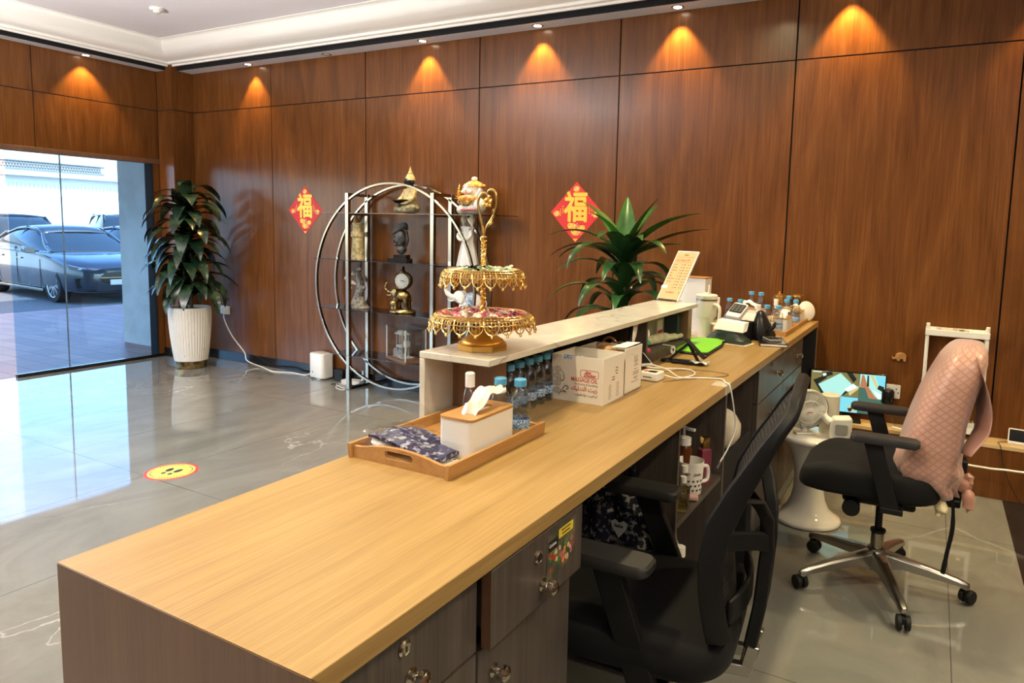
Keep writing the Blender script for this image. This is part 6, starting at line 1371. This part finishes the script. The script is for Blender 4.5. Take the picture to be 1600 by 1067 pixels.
# ------------------------------------------------------------------ cars parked outside (built nose along +x, origin on the ground between the axles)
M_carglass = P('car_glass', (.02, .028, .034), .04, spec=.8)
M_tyre = P('tyre', (.015, .015, .016), .8); M_rim = P('alloy_rim', (.55, .56, .58), .25, 1); M_trimdark = P('car_black_trim', (.012, .012, .013), .35)
M_lens = P('headlamp_lens', (.05, .06, .07), .05, spec=.9); M_lensled = P('headlamp_reflector', (.75, .78, .82), .15, .6)
def cut(o, cyls):
    cs = []
    for c, r, h in cyls:
        b = MB(); b.cyl((c[0], c[1]-h, c[2]), (c[0], c[1]+h, c[2]), r, seg=40); k = b.build('cutter', M_trimdark, flat=True); cs.append(k)
        q = o.modifiers.new('cut', 'BOOLEAN'); q.operation = 'DIFFERENCE'; q.object = k; q.solver = 'EXACT'
    dg = bpy.context.evaluated_depsgraph_get(); me = bpy.data.meshes.new_from_object(o.evaluated_get(dg))
    o.modifiers.clear(); old = o.data; o.data = me; bpy.data.meshes.remove(old)
    me.shade_smooth(); me.set_sharp_from_angle(angle=math.radians(30))
    for k in cs:
        m = k.data; bpy.data.objects.remove(k); bpy.data.meshes.remove(m)
def body_ring(x, w, zb, zs, zt):
    h = [(0, zb), (w*.80, zb), (w*.95, zb+.05), (w*.985, zb+.16), (w, zb+(zs-zb)*.55), (w*.99, zs-.09), (w*.965, zs-.03), (w*.90, zs), (w*.6, (zs+zt*2)/3), (w*.3, zt-.004), (0, zt)]
    return [(x, -y, z) for y, z in h] + [(x, y, z) for y, z in h[-2:0:-1]]
def glass_ring(x, wb, zb, wt, zt):
    h = [(wb, zb), (wb*.985, zb+(zt-zb)*.3), (wt+.35*(wb-wt), zb+(zt-zb)*.72), (wt, zt-.035), (wt*.8, zt-.008), (0, zt)]
    return [(x, -y, z) for y, z in h] + [(x, y, z) for y, z in h[-2::-1]]
def make_car(label, loc, rz, paint, kind='sedan', detail=True):
    t = thing('car', label, 'car', loc, rz); suv = kind == 'suv'
    up = .16 if suv else 0; wr = .375 if suv else .338; ax = 1.43
    st = [(-2.46, .66, .42, .80, .86), (-2.40, .78, .30, .90, .94), (-2.2, .86, .24, .965, .985), (-1.8, .895, .2, .985, .995), (-1.43, .905, .18, .985, .99), (-.9, .905, .165, .975, .98), (0, .905, .16, .965, .97), (.8, .905, .165, .945, .965), (1.15, .905, .17, .915, .945), (1.45, .90, .18, .875, .905), (1.8, .875, .18, .825, .855), (2.05, .80, .19, .765, .79), (2.2, .70, .20, .71, .735), (2.27, .58, .24, .64, .68), (2.285, .46, .30, .56, .60)]
    if suv: st = [(x, w+.03, zb+.10, zs+up+(.0 if x < 1 else .05), zt+up+(.0 if x < 1 else .06)) for x, w, zb, zs, zt in st]
    b = MB(); b.rings([body_ring(*s) for s in st]); body = b.build('body', paint, t, ang=30)
    cut(body, [((sx*ax, sy*.92, wr), wr+.045, .27) for sx in (-1, 1) for sy in (-1, 1)])
    if suv: gl = [(-2.36, .80, 1.12, .70, 1.16), (-2.25, .82, 1.12, .66, 1.62), (-1.9, .83, 1.12, .65, 1.74), (-.6, .835, 1.12, .66, 1.78), (.1, .835, 1.12, .65, 1.74), (.45, .83, 1.12, .66, 1.55), (.95, .80, 1.10, .76, 1.13)]
    else: gl = [(-2.02, .72, .965, .70, .99), (-1.75, .78, .965, .66, 1.13), (-1.35, .81, .96, .60, 1.30), (-.85, .825, .955, .585, 1.405), (-.35, .83, .95, .585, 1.44), (.05, .83, .945, .58, 1.415), (.35, .82, .94, .60, 1.31), (.75, .79, .94, .68, 1.11), (1.05, .74, .935, .70, .965)]
    b = MB(); b.rings([glass_ring(*g) for g in gl]); b.build('windows', M_carglass, t, ang=40)
    b = MB(); R = []
    for x, wb, zb, wt, zt in (gl[1:5] if suv else gl[2:7]): R.append([(x, y*wt*1.02, zt+.012-.05*abs(y)**4) for y in (-1.06, -.8, -.4, 0, .4, .8, 1.06)])
    b.rings(R, closed=False); b.build('roof', paint, t, solid=.02, ang=60)
    for sy in (-1, 1):
        f = lambda i, q: Vector((gl[i][0], sy*((gl[i][1])*(1-q)+gl[i][3]*q+.008), gl[i][2]*(1-q)+(gl[i][4]-.02)*q))
        b = MB(); b.tube([f(len(gl)-1, .2), f(len(gl)-2, .75), f(len(gl)-3, 1)], .030, 8, sub=3); b.tube([f(0, .4), f(1, .85), f(2, 1)], .045, 8, sub=3); b.tube([f(4 if not suv else 3, 0), f(4 if not suv else 3, .72), f(4 if not suv else 3, 1)], .028, 8)
        b.build('pillar', paint if not suv else M_trimdark, t)
        b = MB(); b.tube([f(i, 0)+Vector((0, 0, .005)) for i in range(len(gl))], .011, 6); b.tube([f(i, 1) for i in range(1, len(gl)-1)], .010, 6); b.build('window_trim', M_chrome, t)
        b = MB(); b.rings([[(x, sy*(y+dy), z+dz) for dy, dz in ((0, -.06), (.17, -.055), (.19, .0), (.17, .055), (0, .05))] for x, y, z in ((.70, .93, 1.0+up), (.82, .92, .99+up), (.90, .94, .98+up))]); b.bar((.80, sy*.86, .955+up), (.82, sy*.97, .965+up), .07, .03); b.build('mirror', paint, t, bevel=.01)
        for sx in (-1, 1):
            w = MB(); y = sy*.885; c = Vector((sx*ax, 0, wr)); 
            w.lathe([(wr*.70, -.11), (wr*.97, -.10), (wr, -.07), (wr, .07), (wr*.97, .095), (wr*.72, .10)], c=(sx*ax, sy*.79, wr), m=Matrix.Rotation(-sy*PI/2, 4, 'X'), seg=40, cap0=False, cap1=False); wh = w.build('wheel', M_tyre, t)
            if detail or sx > 0:
                w = MB(); mm = Matrix.Translation((sx*ax, sy*.79, wr)) @ Matrix.Rotation(-sy*PI/2, 4, 'X')
                w.lathe([(wr*.74, .085), (wr*.72, .10), (wr*.69, .095), (wr*.68, .03)], m=mm, seg=40, cap0=False, cap1=False); w.lathe([(.03, .09), (.05, .085), (.055, .05)], m=mm, seg=20)
                for k in range(20):
                    a = k*2*PI/20+(.06 if k % 2 else -.06); w.bar(mm @ Vector((.03*math.cos(a), .03*math.sin(a), .078)), mm @ Vector((wr*.70*math.cos(a+.05), wr*.70*math.sin(a+.05), .088)), .014, .016, mm.to_3x3() @ Vector((0, 0, 1)))
                w.build('rim', M_rim, wh)
                w = MB(); w.lathe([(.001, .03), (wr*.69, .03)], m=mm, seg=32); w.build('brake_shade', M_trimdark, wh)
        # headlamp, lower intake
        b = MB(); b.rings([[(x, sy*y, z+up*1.2) for x, y, z in q] for q in (((1.99, .845, .745), (2.16, .745, .705), (2.235, .56, .655), (2.235, .56, .615), (2.17, .735, .625), (2.02, .832, .665)), ((1.95, .78, .735), (2.10, .68, .70), (2.17, .52, .65), (2.17, .52, .62), (2.10, .67, .63), (1.95, .77, .67)))]); hl = b.build('headlamp', M_lens, t, bevel=.006)
        b = MB(); b.tube([(2.03, sy*.838, .735+up*1.2), (2.165, sy*.748, .700+up*1.2), (2.235, sy*.57, .655+up*1.2)], .008, 6); b.ball((2.16, sy*.70, .665+up*1.2), (.03, .04, .025), 10, 8); b.build('light_strip', M_lensled, hl)
        b = MB(); b.rings([[(x, sy*y, z+up) for x, y, z in q] for q in (((2.13, .79, .49), (2.25, .62, .50), (2.285, .44, .40), (2.27, .52, .30), (2.14, .77, .31)), ((2.0, .74, .47), (2.1, .58, .48), (2.1, .44, .40), (2.1, .5, .31), (2.0, .72, .33)))]); b.build('side_intake', M_trimdark, t)
        b = MB(); b.bar((-1.05, sy*.90, .215+up*.6), (1.05, sy*.90, .215+up*.6), .03, .05); b.build('sill', M_trimdark if suv else M_chrome, t, bevel=.01)
        if detail:
            b = MB()
            for x in (.02,): b.bar((x-.1, sy*.913, .80+up), (x+.12, sy*.913, .80+up), .02, .028)
            b.bar((-1.0, sy*.913, .82+up), (-.8, sy*.913, .82+up), .02, .028); b.build('door_handle', M_chrome, t, bevel=.006)
            b = MB(); 
            for x, tp in ((.98, .80), (-.10, .93), (-1.05, .90)): b.tube([(x, sy*.9065, .26+up), (x-.01, sy*.9075, .6+up), (x-.03, sy*.900, tp+up)], .005, 5)
            b.build('door_gap', M_trimdark, t)
    b = MB(); R = []
    for k in range(9):
        y = -.42+.84*k/8; x = 2.296-.10*abs(y)**2; q = .10*(1-abs(y)/.5)**.5
        R.append([(x, y, .385+up), (x+.012, y, .48+up), (x, y, .55+q*.7+up), (x-.08, y, .55+q*.7+up), (x-.08, y, .385+up)])
    b.rings(R); g = b.build('grille', M_trimdark, t)
    b = MB(); b.tube([(2.30-.10*(y*y), y, .50+up) for y in [-.42+.84*k/10 for k in range(11)]], .012, 6); b.build('grille_bar', M_chrome, g)
    b = MB(); b.box(2.285, -.26, .36+up, 2.315, .26, .46+up); b.build('number_plate', M_white, t, bevel=.004)
    b = MB(); b.tube([(2.10, -.80, .24+up*.7), (2.24, -.62, .225+up*.7), (2.30, -.3, .215+up*.7), (2.30, .3, .215+up*.7), (2.24, .62, .225+up*.7), (2.10, .80, .24+up*.7)], .020, 8, sub=3); b.build('splitter', M_trimdark, t)
    return t
def paintm(n, c, r=.25, m=.35): return P(n, c, r, m, coat=.8)
make_car('grey saloon car parked nose-in just outside the glass door', (-16.07, 7.97, -.18), -.085, paintm('grey_paint', (.045, .055, .072)))
make_car('dark van-like car behind the grey saloon, its roof showing above it', (-22.6, 9.9, -.18), -.05, paintm('dark_paint', (.03, .035, .045)), 'suv').scale = (.97, .97, .93)
make_car('white car far behind, seen to the right of the dark tall car', (-24.6, 14.0, -.18), -.35, paintm('white_paint', (.70, .72, .73), .3, 0), 'suv', False)
make_car('dark blue car at the right edge of the glass, behind the grey saloon', (-17.3, 10.35, -.18), -.10, paintm('navy_paint', (.03, .045, .09)), 'sedan', False)
